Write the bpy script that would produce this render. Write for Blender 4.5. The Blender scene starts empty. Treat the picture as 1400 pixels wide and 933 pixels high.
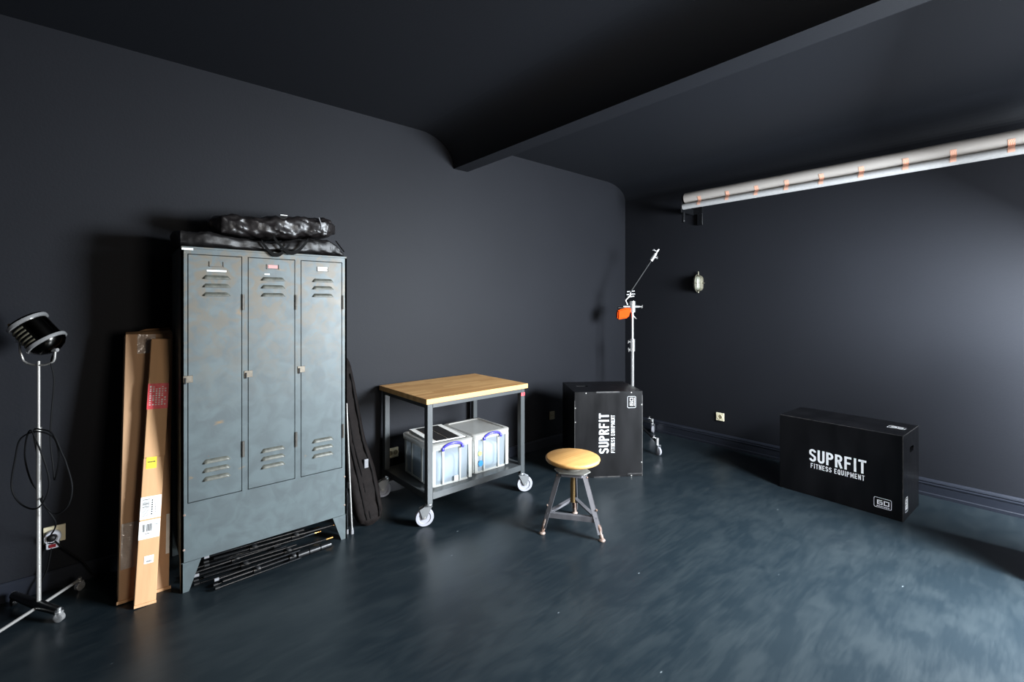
import bpy, bmesh, math, random
from mathutils import Vector, Matrix, noise
R = math.radians
PI = math.pi
random.seed(7)
S = bpy.context.scene
C = S.collection

# ------------------------------------------------------------ camera
cam = bpy.data.cameras.new('camera')
camo = bpy.data.objects.new('camera', cam); C.objects.link(camo)
cam.sensor_width = 36.0
cam.lens = 630.71 / 1400 * 36
cam.shift_y = -52.0 / 1400
cam.clip_start = 0.05
camo.location = (0, 0, 1.5)
camo.rotation_euler = (R(90), 0, R(49.2 - 90))
S.camera = camo

# ------------------------------------------------------------ light
S.view_settings.view_transform = 'Standard'
S.view_settings.look = 'None'
S.view_settings.gamma = 1
S.view_settings.use_curve_mapping = False
S.view_settings.exposure = -0.40
w = bpy.data.worlds.new('daylight'); S.world = w
w.use_nodes = True
w.node_tree.nodes['Background'].inputs[0].default_value = (0.6, 0.75, 1.0, 1)
w.node_tree.nodes['Background'].inputs[1].default_value = 0.5

def area_light(name, x0, x1, z0, z1, y, power, col):
    l = bpy.data.lights.new(name, 'AREA'); l.shape = 'RECTANGLE'
    l.size = x1 - x0; l.size_y = z1 - z0; l.energy = power; l.color = col
    o = bpy.data.objects.new(name, l); C.objects.link(o)
    o.location = ((x0 + x1) / 2, y, (z0 + z1) / 2)
    o.rotation_euler = (R(90), 0, 0)          # -Z looks along +y
    return o
WIN_Y = -1.05
area_light('daylight_glass_door', 2.95, 4.36, 0.25, 2.35, WIN_Y - 0.02, 235, (0.88, 0.94, 1.0))
sk = area_light('sky_through_glass_door', 2.95, 4.25, 0.9, 2.30, WIN_Y + 0.10, 1180, (0.84, 0.92, 1.0))
sk.rotation_euler = (R(42), 0, R(18))
area_light('daylight_side_window', 0.95, 1.85, 0.85, 2.05, WIN_Y - 0.02, 64, (1.0, 0.90, 0.78))

# ------------------------------------------------------------ helpers
class MB:
    """collects shapes into one bmesh"""
    def __init__(s): s.b = bmesh.new()
    def box(s, x0, x1, y0, y1, z0, z1, bev=0.0, seg=2, M=None):
        r = bmesh.ops.create_cube(s.b, size=1)
        vs = r['verts']
        for v in vs:
            v.co = Vector((x0 + (v.co.x + .5) * (x1 - x0), y0 + (v.co.y + .5) * (y1 - y0), z0 + (v.co.z + .5) * (z1 - z0)))
        if bev > 0:
            es = list({e for v in vs for e in v.link_edges})
            n0 = set(s.b.verts)
            rr = bmesh.ops.bevel(s.b, geom=es, offset=bev, segments=seg, affect='EDGES', profile=.5)
            vs = list({v for f in rr['faces'] for v in f.verts})
            if M:
                vs = set(vs)
                for v in list(vs):
                    for e in v.link_edges: vs.update(e.verts)
        if M:
            for v in vs: v.co = M @ v.co
        return s
    def tube(s, pts, rad, seg=10, cap=True, closed=False):
        pts = [Vector(p) for p in pts]
        n = len(pts)
        rs = rad if isinstance(rad, (list, tuple)) else [rad] * n
        rings = []
        up = None
        for i, p in enumerate(pts):
            if closed: t = pts[(i + 1) % n] - pts[i - 1]
            else: t = pts[min(i + 1, n - 1)] - pts[max(i - 1, 0)]
            if t.length < 1e-9: t = Vector((0, 0, 1))
            t.normalize()
            if up is None:
                up = Vector((0, 0, 1)) if abs(t.z) < .9 else Vector((1, 0, 0))
            a = up - t * up.dot(t)
            if a.length < 1e-6: a = t.orthogonal()
            a.normalize(); up = a; b = t.cross(a)
            rings.append([s.b.verts.new(p + (a * math.cos(2 * PI * k / seg) + b * math.sin(2 * PI * k / seg)) * rs[i]) for k in range(seg)])
        m = n if closed else n - 1
        for i in range(m):
            A, B = rings[i], rings[(i + 1) % n]
            for k in range(seg):
                s.b.faces.new((A[k], A[(k + 1) % seg], B[(k + 1) % seg], B[k])).smooth = True
        if cap and not closed:
            s.b.faces.new(rings[0][::-1]); s.b.faces.new(rings[-1])
        return s
    def cyl(s, p0, p1, r0, r1=None, seg=20):
        return s.tube([p0, p1], [r0, r0 if r1 is None else r1], seg)
    def lathe(s, prof, seg=32, M=None):
        """prof: (r, z) list about the z axis"""
        M = M or Matrix()
        rings = []
        for r, z in prof:
            if r < 1e-6: rings.append([s.b.verts.new(M @ Vector((0, 0, z)))])
            else: rings.append([s.b.verts.new(M @ Vector((r * math.cos(2 * PI * k / seg), r * math.sin(2 * PI * k / seg), z))) for k in range(seg)])
        for A, B in zip(rings[:-1], rings[1:]):
            for k in range(seg):
                k2 = (k + 1) % seg
                if len(A) == 1 and len(B) == 1: continue
                if len(A) == 1: f = s.b.faces.new((A[0], B[k], B[k2]))
                elif len(B) == 1: f = s.b.faces.new((A[k], B[0], A[k2]))
                else: f = s.b.faces.new((A[k], A[k2], B[k2], B[k]))
                f.smooth = True
        if len(rings[0]) > 1: s.b.faces.new(rings[0][::-1])
        if len(rings[-1]) > 1: s.b.faces.new(rings[-1])
        return s
    def prism(s, poly, axis, a, b, M=None):
        """extrude a 2D polygon along axis from a to b"""
        def P(u, v, t):
            q = Vector({'x': (t, u, v), 'y': (u, t, v), 'z': (u, v, t)}[axis])
            return M @ q if M else q
        A = [s.b.verts.new(P(u, v, a)) for u, v in poly]
        B = [s.b.verts.new(P(u, v, b)) for u, v in poly]
        s.b.faces.new(A); s.b.faces.new(B[::-1])
        n = len(poly)
        for i in range(n): s.b.faces.new((A[i], A[(i + 1) % n], B[(i + 1) % n], B[i]))
        return s
    def quad(s, pts):
        s.b.faces.new([s.b.verts.new(Vector(p)) for p in pts]); return s
    def link(s, name, mat, parent=None, label=None, smooth_angle=None, loc=None):
        bmesh.ops.recalc_face_normals(s.b, faces=s.b.faces)
        me = bpy.data.meshes.new(name); s.b.to_mesh(me); s.b.free()
        me.materials.append(mat)
        o = bpy.data.objects.new(name, me); C.objects.link(o)
        if parent: o.parent = parent
        if loc: o.location = loc
        if label: o['label'] = label
        if smooth_angle:
            for p in me.polygons: p.use_smooth = True
        if any(p.use_smooth for p in me.polygons):
            me.set_sharp_from_angle(angle=R(smooth_angle or 48))
        return o

def thing(name, label, cat, loc=(0, 0, 0), rz=0, group=None, rot=None):
    o = bpy.data.objects.new(name, None); C.objects.link(o)
    o.empty_display_size = .05
    o.location = loc
    o.rotation_euler = rot if rot else (0, 0, rz)
    o['label'] = label; o['category'] = cat
    if group: o['group'] = group
    return o
def tag(o, label, cat, group=None):
    o['label'] = label; o['category'] = cat
    if group: o['group'] = group
    return o
def struct(o):
    o['kind'] = 'structure'; return o
def copy_tree(o, parent=None):
    c = o.copy(); C.objects.link(c)
    if parent: c.parent = parent
    for ch in list(o.children): copy_tree(ch, c)
    return c

def srgb(h):
    h = h.lstrip('#'); v = [int(h[i:i + 2], 16) / 255 for i in (0, 2, 4)]
    return [c / 12.92 if c <= .04045 else ((c + .055) / 1.055) ** 2.4 for c in v]

def mat(name, col, rough=.5, metal=0, var=.0, scale=8, bump=0, bscale=60, spec=.5, coat=0, trans=0, alpha=1, stretch=(1, 1, 1), rvar=0, col2=None):
    m = bpy.data.materials.new(name); m.use_nodes = True
    nt = m.node_tree; N = nt.nodes; Lk = nt.links
    p = N['Principled BSDF']
    c = srgb(col) if isinstance(col, str) else list(col)
    p.inputs['Base Color'].default_value = (*c, 1)
    p.inputs['Roughness'].default_value = rough
    p.inputs['Metallic'].default_value = metal
    p.inputs['Specular IOR Level'].default_value = spec
    p.inputs['Coat Weight'].default_value = coat
    p.inputs['Transmission Weight'].default_value = trans
    p.inputs['Alpha'].default_value = alpha
    tc = N.new('ShaderNodeTexCoord'); mp = N.new('ShaderNodeMapping'); mp.inputs['Scale'].default_value = stretch
    Lk.new(tc.outputs['Object'], mp.inputs[0])
    nz = N.new('ShaderNodeTexNoise'); nz.inputs['Scale'].default_value = scale; nz.inputs['Detail'].default_value = 6
    Lk.new(mp.outputs[0], nz.inputs[0])
    if var or col2:
        mx = N.new('ShaderNodeMix'); mx.data_type = 'RGBA'
        c2 = (srgb(col2) if isinstance(col2, str) else col2) if col2 else [min(1, x * (1 + var)) for x in c]
        c1 = c if col2 else [x * (1 - var) for x in c]
        mx.inputs[6].default_value = (*c1, 1); mx.inputs[7].default_value = (*c2, 1)
        rp = N.new('ShaderNodeValToRGB'); rp.color_ramp.elements[0].position = .35; rp.color_ramp.elements[1].position = .65
        Lk.new(nz.outputs[0], rp.inputs[0]); Lk.new(rp.outputs[0], mx.inputs[0]); Lk.new(mx.outputs[2], p.inputs['Base Color'])
    if rvar:
        mr = N.new('ShaderNodeMapRange'); mr.inputs[1].default_value = .3; mr.inputs[2].default_value = .7
        mr.inputs[3].default_value = max(0, rough - rvar); mr.inputs[4].default_value = rough + rvar
        Lk.new(nz.outputs[0], mr.inputs[0]); Lk.new(mr.outputs[0], p.inputs['Roughness'])
    if bump:
        n2 = N.new('ShaderNodeTexNoise'); n2.inputs['Scale'].default_value = bscale; n2.inputs['Detail'].default_value = 4
        Lk.new(mp.outputs[0], n2.inputs[0])
        bp = N.new('ShaderNodeBump'); bp.inputs['Strength'].default_value = bump; bp.inputs['Distance'].default_value = .01
        Lk.new(n2.outputs[0], bp.inputs['Height']); Lk.new(bp.outputs[0], p.inputs['Normal'])
    return m

# ------------------------------------------------------------ materials
M = {}
M['wall'] = mat('wall_paint', (.0105, .0113, .0142), .6, var=.04, scale=1.5, bump=.05, bscale=90, spec=.15)
M['ceil'] = mat('ceiling_paint', (.0072, .0085, .0118), .6, bump=.05, bscale=90, spec=.3)
M['trim'] = mat('trim_paint', (.013, .0152, .022), .36, spec=.5)

def floor_mat():
    m = bpy.data.materials.new('painted_floor'); m.use_nodes = True
    nt = m.node_tree; N = nt.nodes; K = nt.links; p = N['Principled BSDF']
    tc = N.new('ShaderNodeTexCoord')
    def nz(sc, rot, st, det=6, dist=0.):
        mp = N.new('ShaderNodeMapping'); mp.inputs['Rotation'].default_value = (0, 0, rot); mp.inputs['Scale'].default_value = st
        K.new(tc.outputs['Object'], mp.inputs[0])
        n = N.new('ShaderNodeTexNoise'); n.inputs['Scale'].default_value = sc; n.inputs['Detail'].default_value = det
        n.inputs['Distortion'].default_value = dist
        K.new(mp.outputs[0], n.inputs[0]); return n
    a = nz(1.6, .3, (1, 1, 1), 8, .6)          # broad clouds
    b = nz(4.2, R(25), (.75, 1.8, 1), 12, .7)   # brushed streaks
    c = nz(5.1, R(-30), (.75, 2.0, 1), 12, .7)
    d = nz(16, R(40), (.5, 3.5, 1), 8, .4)
    d2 = nz(19, R(-20), (.5, 3.5, 1), 8, .4)
    ad = N.new('ShaderNodeMath'); ad.operation = 'ADD'; K.new(b.outputs[0], ad.inputs[0])
    fa = N.new('ShaderNodeMath'); fa.operation = 'ADD'; K.new(d.outputs[0], fa.inputs[0]); K.new(d2.outputs[0], fa.inputs[1])
    fb = N.new('ShaderNodeMath'); fb.operation = 'MULTIPLY_ADD'; K.new(fa.outputs[0], fb.inputs[0]); fb.inputs[1].default_value = .45; fb.inputs[2].default_value = -.42
    fc = N.new('ShaderNodeMath'); fc.operation = 'ADD'; K.new(c.outputs[0], fc.inputs[0]); K.new(fb.outputs[0], fc.inputs[1]); K.new(fc.outputs[0], ad.inputs[1])
    r1 = N.new('ShaderNodeMapRange'); r1.inputs[1].default_value = .85; r1.inputs[2].default_value = 1.25
    K.new(ad.outputs[0], r1.inputs[0])
    r2 = N.new('ShaderNodeMapRange'); r2.inputs[1].default_value = .35; r2.inputs[2].default_value = .7
    K.new(a.outputs[0], r2.inputs[0])
    mu = N.new('ShaderNodeMath'); mu.operation = 'MULTIPLY_ADD'; K.new(r1.outputs[0], mu.inputs[0]); mu.inputs[1].default_value = .6
    s2 = N.new('ShaderNodeMath'); s2.operation = 'MULTIPLY'; K.new(r2.outputs[0], s2.inputs[0]); s2.inputs[1].default_value = .4
    K.new(s2.outputs[0], mu.inputs[2])
    cr = N.new('ShaderNodeValToRGB'); E = cr.color_ramp.elements
    E[0].position = .15; E[0].color = (.0082, .0132, .0170, 1); E[1].position = .95; E[1].color = (.0165, .0225, .0260, 1)
    K.new(mu.outputs[0], cr.inputs[0])
    # worn pale specks
    sp = N.new('ShaderNodeTexVoronoi'); sp.inputs['Scale'].default_value = 5.5
    mp = N.new('ShaderNodeMapping'); mp.inputs['Rotation'].default_value = (0, 0, R(30)); mp.inputs['Scale'].default_value = (.7, 1.6, 1)
    K.new(tc.outputs['Object'], mp.inputs[0]); K.new(mp.outputs[0], sp.inputs[0])
    lt = N.new('ShaderNodeMapRange'); lt.inputs[1].default_value = .035; lt.inputs[2].default_value = .02
    K.new(sp.outputs[0], lt.inputs[0])
    mx = N.new('ShaderNodeMix'); mx.data_type = 'RGBA'; K.new(lt.outputs[0], mx.inputs[0]); K.new(cr.outputs[0], mx.inputs[6])
    mx.inputs[7].default_value = (.13, .15, .16, 1)
    K.new(mx.outputs[2], p.inputs['Base Color'])
    mr = N.new('ShaderNodeMapRange'); mr.inputs[3].default_value = .30; mr.inputs[4].default_value = .37
    K.new(mu.outputs[0], mr.inputs[0]); K.new(mr.outputs[0], p.inputs['Roughness'])
    bp = N.new('ShaderNodeBump'); bp.inputs['Strength'].default_value = .05; bp.inputs['Distance'].default_value = .005
    K.new(mu.outputs[0], bp.inputs['Height']); K.new(bp.outputs[0], p.inputs['Normal'])
    p.inputs['Specular IOR Level'].default_value = .36
    return m
M['floor'] = floor_mat()

def wood_mat(name, c1, c2, axis=0, stave=.045, rough=.45, blocks=.35, grain=.55):
    """wood of glued staves running along axis"""
    m = bpy.data.materials.new(name); m.use_nodes = True
    nt = m.node_tree; N = nt.nodes; K = nt.links; p = N['Principled BSDF']
    tc = N.new('ShaderNodeTexCoord')
    br = N.new('ShaderNodeTexBrick'); br.inputs['Scale'].default_value = 1
    br.inputs['Mortar Size'].default_value = .0006; br.inputs['Brick Width'].default_value = blocks; br.inputs['Row Height'].default_value = stave
    br.inputs['Color1'].default_value = (0, 0, 0, 1); br.inputs['Color2'].default_value = (1, 1, 1, 1); br.inputs['Mortar'].default_value = (.2, .2, .2, 1)
    K.new(tc.outputs['Object'], br.inputs[0])
    mp = N.new('ShaderNodeMapping'); mp.inputs['Scale'].default_value = (1.5, 30, 30)
    K.new(tc.outputs['Object'], mp.inputs[0])
    n = N.new('ShaderNodeTexNoise'); n.inputs['Scale'].default_value = 1.5; n.inputs['Detail'].default_value = 6; n.inputs['Distortion'].default_value = .8
    K.new(mp.outputs[0], n.inputs[0])
    mx = N.new('ShaderNodeMix'); mx.data_type = 'RGBA'; mx.inputs[0].default_value = grain
    K.new(br.outputs[0], mx.inputs[6]); K.new(n.outputs[0], mx.inputs[7])
    cr = N.new('ShaderNodeValToRGB'); E = cr.color_ramp.elements
    E[0].position = .15; E[0].color = (*srgb(c1), 1); E[1].position = .8; E[1].color = (*srgb(c2), 1)
    K.new(mx.outputs[2], cr.inputs[0]); K.new(cr.outputs[0], p.inputs['Base Color'])
    p.inputs['Roughness'].default_value = rough
    return m
M['beech'] = wood_mat('beech_worktop', '#bd8850', '#e6b678')
M['seatwood'] = wood_mat('worn_seat_wood', '#a9783c', '#d6a565', stave=.09, blocks=2, grain=.85, rough=.6)

def locker_mat():
    m = bpy.data.materials.new('worn_grey_locker_paint'); m.use_nodes = True
    nt = m.node_tree; N = nt.nodes; K = nt.links; p = N['Principled BSDF']
    tc = N.new('ShaderNodeTexCoord')
    def noise_(sc, det=6, dist=0, st=(1, 1, 1)):
        mp = N.new('ShaderNodeMapping'); mp.inputs['Scale'].default_value = st; K.new(tc.outputs['Object'], mp.inputs[0])
        n = N.new('ShaderNodeTexNoise'); n.inputs['Scale'].default_value = sc; n.inputs['Detail'].default_value = det; n.inputs['Distortion'].default_value = dist
        K.new(mp.outputs[0], n.inputs[0]); return n
    def ramp(src, a, b):
        r = N.new('ShaderNodeMapRange'); r.inputs[1].default_value = a; r.inputs[2].default_value = b; r.clamp = True
        K.new(src, r.inputs[0]); return r.outputs[0]
    def mixc(f, a, b):
        mx = N.new('ShaderNodeMix'); mx.data_type = 'RGBA'; K.new(f, mx.inputs[0])
        for i, s in ((6, a), (7, b)):
            if isinstance(s, tuple): mx.inputs[i].default_value = s
            else: K.new(s, mx.inputs[i])
        return mx.outputs[2]
    base = mixc(ramp(noise_(11, 10, .8).outputs[0], .38, .62), (*srgb('#4d5557'), 1), (*srgb('#555f61'), 1))
    # rubbed, browner dirt towards the top (real wear on the sheet metal)
    sx = N.new('ShaderNodeSeparateXYZ'); K.new(tc.outputs['Object'], sx.inputs[0])
    hz = ramp(sx.outputs[2], .9, 1.6)
    mm = N.new('ShaderNodeMath'); mm.operation = 'MULTIPLY'; K.new(hz, mm.inputs[0]); K.new(ramp(noise_(13, 11, 1.4).outputs[0], .42, .60), mm.inputs[1])
    base = mixc(mm.outputs[0], base, (*srgb('#5d584e'), 1))
    rust = ramp(noise_(9.3, 9, .3, (1, 1, 1.6)).outputs[0], .70, .80)
    base = mixc(rust, base, (*srgb('#86683f'), 1))
    rust2 = ramp(noise_(37, 5, 0).outputs[0], .74, .80)
    base = mixc(rust2, base, (*srgb('#8a4f2c'), 1))
    K.new(base, p.inputs['Base Color'])
    p.inputs['Roughness'].default_value = .45; p.inputs['Metallic'].default_value = .1; p.inputs['Specular IOR Level'].default_value = .4
    rr = N.new('ShaderNodeMapRange'); rr.inputs[1].default_value = .3; rr.inputs[2].default_value = .7; rr.inputs[3].default_value = .40; rr.inputs[4].default_value = .48
    K.new(noise_(14, 6).outputs[0], rr.inputs[0]); K.new(rr.outputs[0], p.inputs['Roughness'])
    bp = N.new('ShaderNodeBump'); bp.inputs['Strength'].default_value = .09; bp.inputs['Distance'].default_value = .02
    K.new(noise_(3.5, 3).outputs[0], bp.inputs['Height']); K.new(bp.outputs[0], p.inputs['Normal'])
    return m
M['locker'] = locker_mat()
M['locker_dark'] = mat('bare_rusty_hinge_steel', '#4a4742', .5, .5, var=.2, scale=40)
M['lock'] = mat('dull_lock_plate', '#6e675c', .5, .5, var=.2, scale=60)
M['dark'] = mat('dark_void_metal', '#0a0b0c', .7)
M['white'] = mat('white_paper', '#e6e6e2', .7, var=.04, scale=30)
M['red_paper'] = mat('pale_red_paper', '#d08a86', .7)
M['card'] = mat('cardboard', '#b9926e', .8, var=.08, scale=12, stretch=(1, 1, .15), bump=.15, bscale=30)
M['card2'] = mat('lighter_cardboard', '#c3986e', .8, var=.08, scale=12, stretch=(1, 1, .15), bump=.15, bscale=30)
M['redlab'] = mat('red_label', '#d8242f', .5, scale=70, col2='#e2555a')
M['yellow'] = mat('yellow_label', '#e8cf2e', .5)
M['ink'] = mat('printing_ink', '#1b1b1d', .6)
M['film'] = mat('clear_packing_film', '#d8cabd', .10, bump=1.0, bscale=22, alpha=.6, spec=.8)
M['fabric'] = mat('black_nylon', '#100e0e', .5, var=.25, scale=6, bump=.35, bscale=14, spec=.5)
M['fabric2'] = mat('glossy_black_nylon', '#171414', .40, var=.3, scale=8, bump=.4, bscale=16, spec=.55)
M['fabric3'] = mat('brownish_black_canvas', '#151110', .8, spec=.12, var=.2, scale=20, bump=.4, bscale=22)
M['strap'] = mat('webbing_strap', '#060606', .8, spec=.15)
M['piping'] = mat('bag_piping', '#070606', .8, spec=.1)
M['chrome'] = mat('chrome', '#d8d8d8', .22, .75)
M['steel'] = mat('brushed_steel', '#b9b7b3', .35, .6)
M['darkchrome'] = mat('dark_polished_metal', '#3b3a38', .14, 1.0)
M['blacksteel'] = mat('black_enamel_steel', '#0d0e10', .28, .0, spec=.6)
M['brass'] = mat('brass', '#d8a566', .25, 1.0)
M['rubber'] = mat('grey_rubber', '#77777a', .5)
M['blackrubber'] = mat('black_rubber', '#0b0b0c', .5)
M['cart'] = mat('grey_enamel_frame', '#424546', .32, .1, var=.06, scale=5, spec=.6)
M['cast'] = mat('zinc_bracket', '#aeb1b3', .3, .7)
M['wheel'] = mat('pale_castor_tyre', '#9d9da4', .4)
M['orange'] = mat('orange_vinyl', '#e04a02', .7, spec=.12)
M['armblack'] = mat('matt_black_arm', '#0c0d0f', .55, spec=.3)
M['louver'] = mat('worn_louver_paint', '#55564f', .45, .1, var=.25, scale=50)
M['plyo'] = mat('black_laminate', '#08080a', .38, var=.35, scale=7, stretch=(1, 1, .25), spec=.24, rvar=.08)
M['plyoedge'] = mat('chipped_black_edge', '#17171a', .5, scale=38, col2='#3a3836')
M['print'] = mat('white_print', '#d9dadb', .5)
M['stoolsteel'] = mat('worn_bluish_steel', '#6f6e72', .36, .45, var=.2, scale=14, stretch=(1, 1, .4))
M['stoolplate'] = mat('grey_stool_plate', '#7b7a74', .45, .3, var=.12, scale=14)
M['rust'] = mat('rusty_pale_foot', '#93837a', .7, .0, scale=45, col2='#5d4436')
M['roll'] = mat('off_white_paper_roll', '#aba59f', .55, var=.03, scale=2)
M['tubew'] = mat('white_core_tube', '#b0b0b0', .5, scale=60, col2='#a8a8a7', stretch=(1, 1, 1))
M['cream'] = mat('cream_outlet_plastic', '#efe5c4', .4)
M['beigeout'] = mat('beige_outlet_plastic', '#8d8163', .45)
M['plast'] = mat('white_plug_plastic', '#d9dbe2', .35)
M['redplug'] = mat('red_plug_switch', '#7b1820', .4)
M['castalu'] = mat('grey_cast_fitting', '#6f6b5c', .5, .5, var=.12, scale=30)
M['lampglass'] = mat('cloudy_lamp_glass', '#77786c', .2, 0, spec=.8)
M['frame'] = mat('white_window_frame', '#cfcfcf', .4)

def stripe_tape():
    m = mat('peach_striped_tape', '#dba48a', .6)
    nt = m.node_tree; N = nt.nodes; p = N['Principled BSDF']
    tc = [n for n in N if n.type == 'TEX_COORD'][0]
    wv = N.new('ShaderNodeTexWave'); wv.bands_direction = 'DIAGONAL'; wv.inputs['Scale'].default_value = 60
    nt.links.new(tc.outputs['Object'], wv.inputs[0])
    cr = N.new('ShaderNodeValToRGB'); cr.color_ramp.elements[0].color = (*srgb('#d8906f'), 1); cr.color_ramp.elements[1].color = (*srgb('#e6c3b0'), 1)
    nt.links.new(wv.outputs[0], cr.inputs[0]); nt.links.new(cr.outputs[0], p.inputs['Base Color'])
    return m
M['tape'] = stripe_tape()

def plastic_mat(name, col, transp=.3):
    m = bpy.data.materials.new(name); m.use_nodes = True
    nt = m.node_tree; N = nt.nodes; K = nt.links; p = N['Principled BSDF']
    p.inputs['Base Color'].default_value = (*srgb(col), 1); p.inputs['Roughness'].default_value = .28
    tr = N.new('ShaderNodeBsdfTranslucent'); tr.inputs[0].default_value = (*srgb(col), 1)
    tp = N.new('ShaderNodeBsdfTransparent'); tp.inputs[0].default_value = (.93, .95, .97, 1)
    m1 = N.new('ShaderNodeMixShader'); m1.inputs[0].default_value = .35
    m2 = N.new('ShaderNodeMixShader'); m2.inputs[0].default_value = transp
    K.new(p.outputs[0], m1.inputs[1]); K.new(tr.outputs[0], m1.inputs[2])
    K.new(m1.outputs[0], m2.inputs[1]); K.new(tp.outputs[0], m2.inputs[2])
    K.new(m2.outputs[0], N['Material Output'].inputs[0])
    return m
M['clear'] = plastic_mat('frosted_clear_plastic', '#b9c2c9', .46)
M['clearrib'] = plastic_mat('frosted_plastic_rib', '#c9c9c3', .15)
M['clearlid'] = plastic_mat('frosted_plastic_lid', '#c9c6bf', .3)
M['blue'] = mat('blue_clip_plastic', '#4a45d8', .3)
M['content'] = mat('pale_blue_sheeting', '#aebfc9', .6, scale=14, col2='#8fa3b0', bump=.6, bscale=12)
M['content2'] = mat('pale_mixed_sheeting', '#bfc2ca', .6, scale=9, col2='#93adb5', bump=.6, bscale=12)
M['green'] = mat('lime_sticker', '#b9dc62', .5)
M['bluest'] = mat('blue_sticker', '#2f7fb8', .5)
M['cable'] = mat('black_cable', '#08090b', .7, spec=.2)
M['brassrod'] = mat('oiled_brown_steel', '#7a6340', .35, .8)
M['chromeblack'] = mat('black_anodised_tube', '#404245', .18, .9)

# ------------------------------------------------------------ room
YA, XB, HC = 3.418, 4.807, 2.945
XL = -2.0
m = MB().box(XL - .1, XB + .1, WIN_Y - .1, YA + .1, -.1, 0); struct(m.link('floor', M['floor']))
m = MB().box(XL - .1, XB + .1, YA, YA + .1, 0, HC + .1); struct(m.link('wall_back', M['wall']))
m = MB().box(XB, XB + .1, WIN_Y - .1, YA, 0, HC + .1); struct(m.link('wall_right', M['wall']))
m = MB().box(XL - .1, XL, WIN_Y - .1, YA, 0, HC + .1); struct(m.link('wall_left', M['wall']))
# front wall (behind the camera) with a glass door opening and a window opening
m = MB()
y0, y1 = WIN_Y - .1, WIN_Y
m.box(XL, .95, y0, y1, 0, HC + .1).box(.95, 1.85, y0, y1, 0, .85).box(.95, 1.85, y0, y1, 2.05, HC + .1)
m.box(1.85, 2.95, y0, y1, 0, HC + .1).box(2.95, 4.36, y0, y1, 2.35, HC + .1).box(2.95, 4.36, y0, y1, 0, .25).box(4.36, XB, y0, y1, 0, HC + .1)
struct(m.link('wall_front', M['wall']))
# ceiling: flat slab with coves running along y
def arc(cx, cz, rx, rz, a0, a1, n=14):
    return [(cx + rx * math.cos(R(a0 + (a1 - a0) * i / n)), cz + rz * math.sin(R(a0 + (a1 - a0) * i / n))) for i in range(n + 1)]
poly = [(XL, HC), (4.44, HC)] + arc(4.44, 2.765, XB - 4.44, HC - 2.765, 90, 0)[1:] + [(XB, HC + .1), (XL, HC + .1)]
m = MB().prism(poly, 'y', WIN_Y, YA); struct(m.link('ceiling', M['ceil']))
poly = [(1.93, HC)] + arc(1.93, 2.684, 2.27 - 1.93, HC - 2.684, 90, 0)[1:] + [(2.419, 2.684), (2.419, HC)]
m = MB().prism(poly, 'y', WIN_Y, YA - .0005)
struct(m.link('trim_1', M['ceil'], smooth_angle=35))        # coved ceiling beam
# unseen block added outside the frame to cast the dark bar on the floor
m = MB().box(3.70, 4.15, -.50, .04, 0, 1.45); struct(m.link('added_shadow_block', M['wall']))
# baseboards
m = MB().prism([(YA, 0), (YA - .016, 0), (YA - .016, .085), (YA - .008, .095), (YA, .095)], 'x', XL, XB)
struct(m.link('baseboard_back', M['trim']))
prof = [(XB, 0), (XB - .026, 0), (XB - .026, .022), (XB - .019, .028), (XB - .019, .088), (XB - .023, .091), (XB - .023, .099), (XB - .017, .103), (XB - .017, .108), (XB - .021, .112), (XB - .017, .122), (XB - .006, .132), (XB, .133)]
m = MB().prism(prof, 'y', WIN_Y, YA - .017)
struct(m.link('baseboard_right', M['trim']))
for n, (a, b, c, d) in enumerate([(2.95, 4.36, .25, 2.35), (.95, 1.85, .85, 2.05)]):
    m = MB(); t = .05
    m.box(a, a + t, y0 + .02, y1, c, d).box(b - t, b, y0 + .02, y1, c, d).box(a, b, y0 + .02, y1, d - t, d).box(a, b, y0 + .02, y1, c, c + t)
    struct(m.link('window_%d' % (n + 1), M['frame']))

# ------------------------------------------------------------ locker cabinet
LX0, LX1, LY, LB, LH = .262, 1.124, 2.914, 3.39, 1.795
lk = thing('locker_cabinet', 'tall worn grey steel locker cabinet with three narrow louvred doors', 'locker', (LX0, LY, 0))
W = LX1 - LX0; D = LB - LY
doors = [(.027, .277), (.304, .553), (.584, .833)]
dz0, dz1 = .456, 1.757
m = MB()
t = .012
m.box(0, W, 0, D, LH - t, LH, .002, 1)                 # top
m.box(0, t, .0, D, .155, LH - t); m.box(W - t, W, .0, D, .155, LH - t)
m.box(t, W - t, D - t, D, .155, LH - t)
m.box(0, W, 0, .012, .155, dz0)                        # kick panel
m.box(0, W, 0, .012, dz1, LH - t)
xs = [0] + [v for d in doors for v in d] + [W]
for i in range(0, len(xs), 2): m.box(xs[i], xs[i + 1], 0, .012, dz0, dz1)
m.box(t, W - t, .012, D - t, .155, .167)
case = m.link('case', M['locker'], lk)
m = MB().box(.02, W - .02, .035, .040, dz0 - .02, dz1 + .02)
m.link('inner_lining', M['dark'], lk)
for sx, xa in ((1, 0), (-1, W)):
    for (ya, yb) in ((0, .012), (D - .012, D)):
        m = MB().prism([(xa, 0), (xa + sx * .034, 0), (xa + sx * .087, .1525), (xa, .1525)], 'y', ya, yb)
        if ya == 0: m.prism([(0, 0), (.04, 0), (.07, .155), (0, .155)], 'x', min(xa, xa + sx * .008), max(xa, xa + sx * .008))
        m.link('leg', M['locker'], lk)
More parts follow.
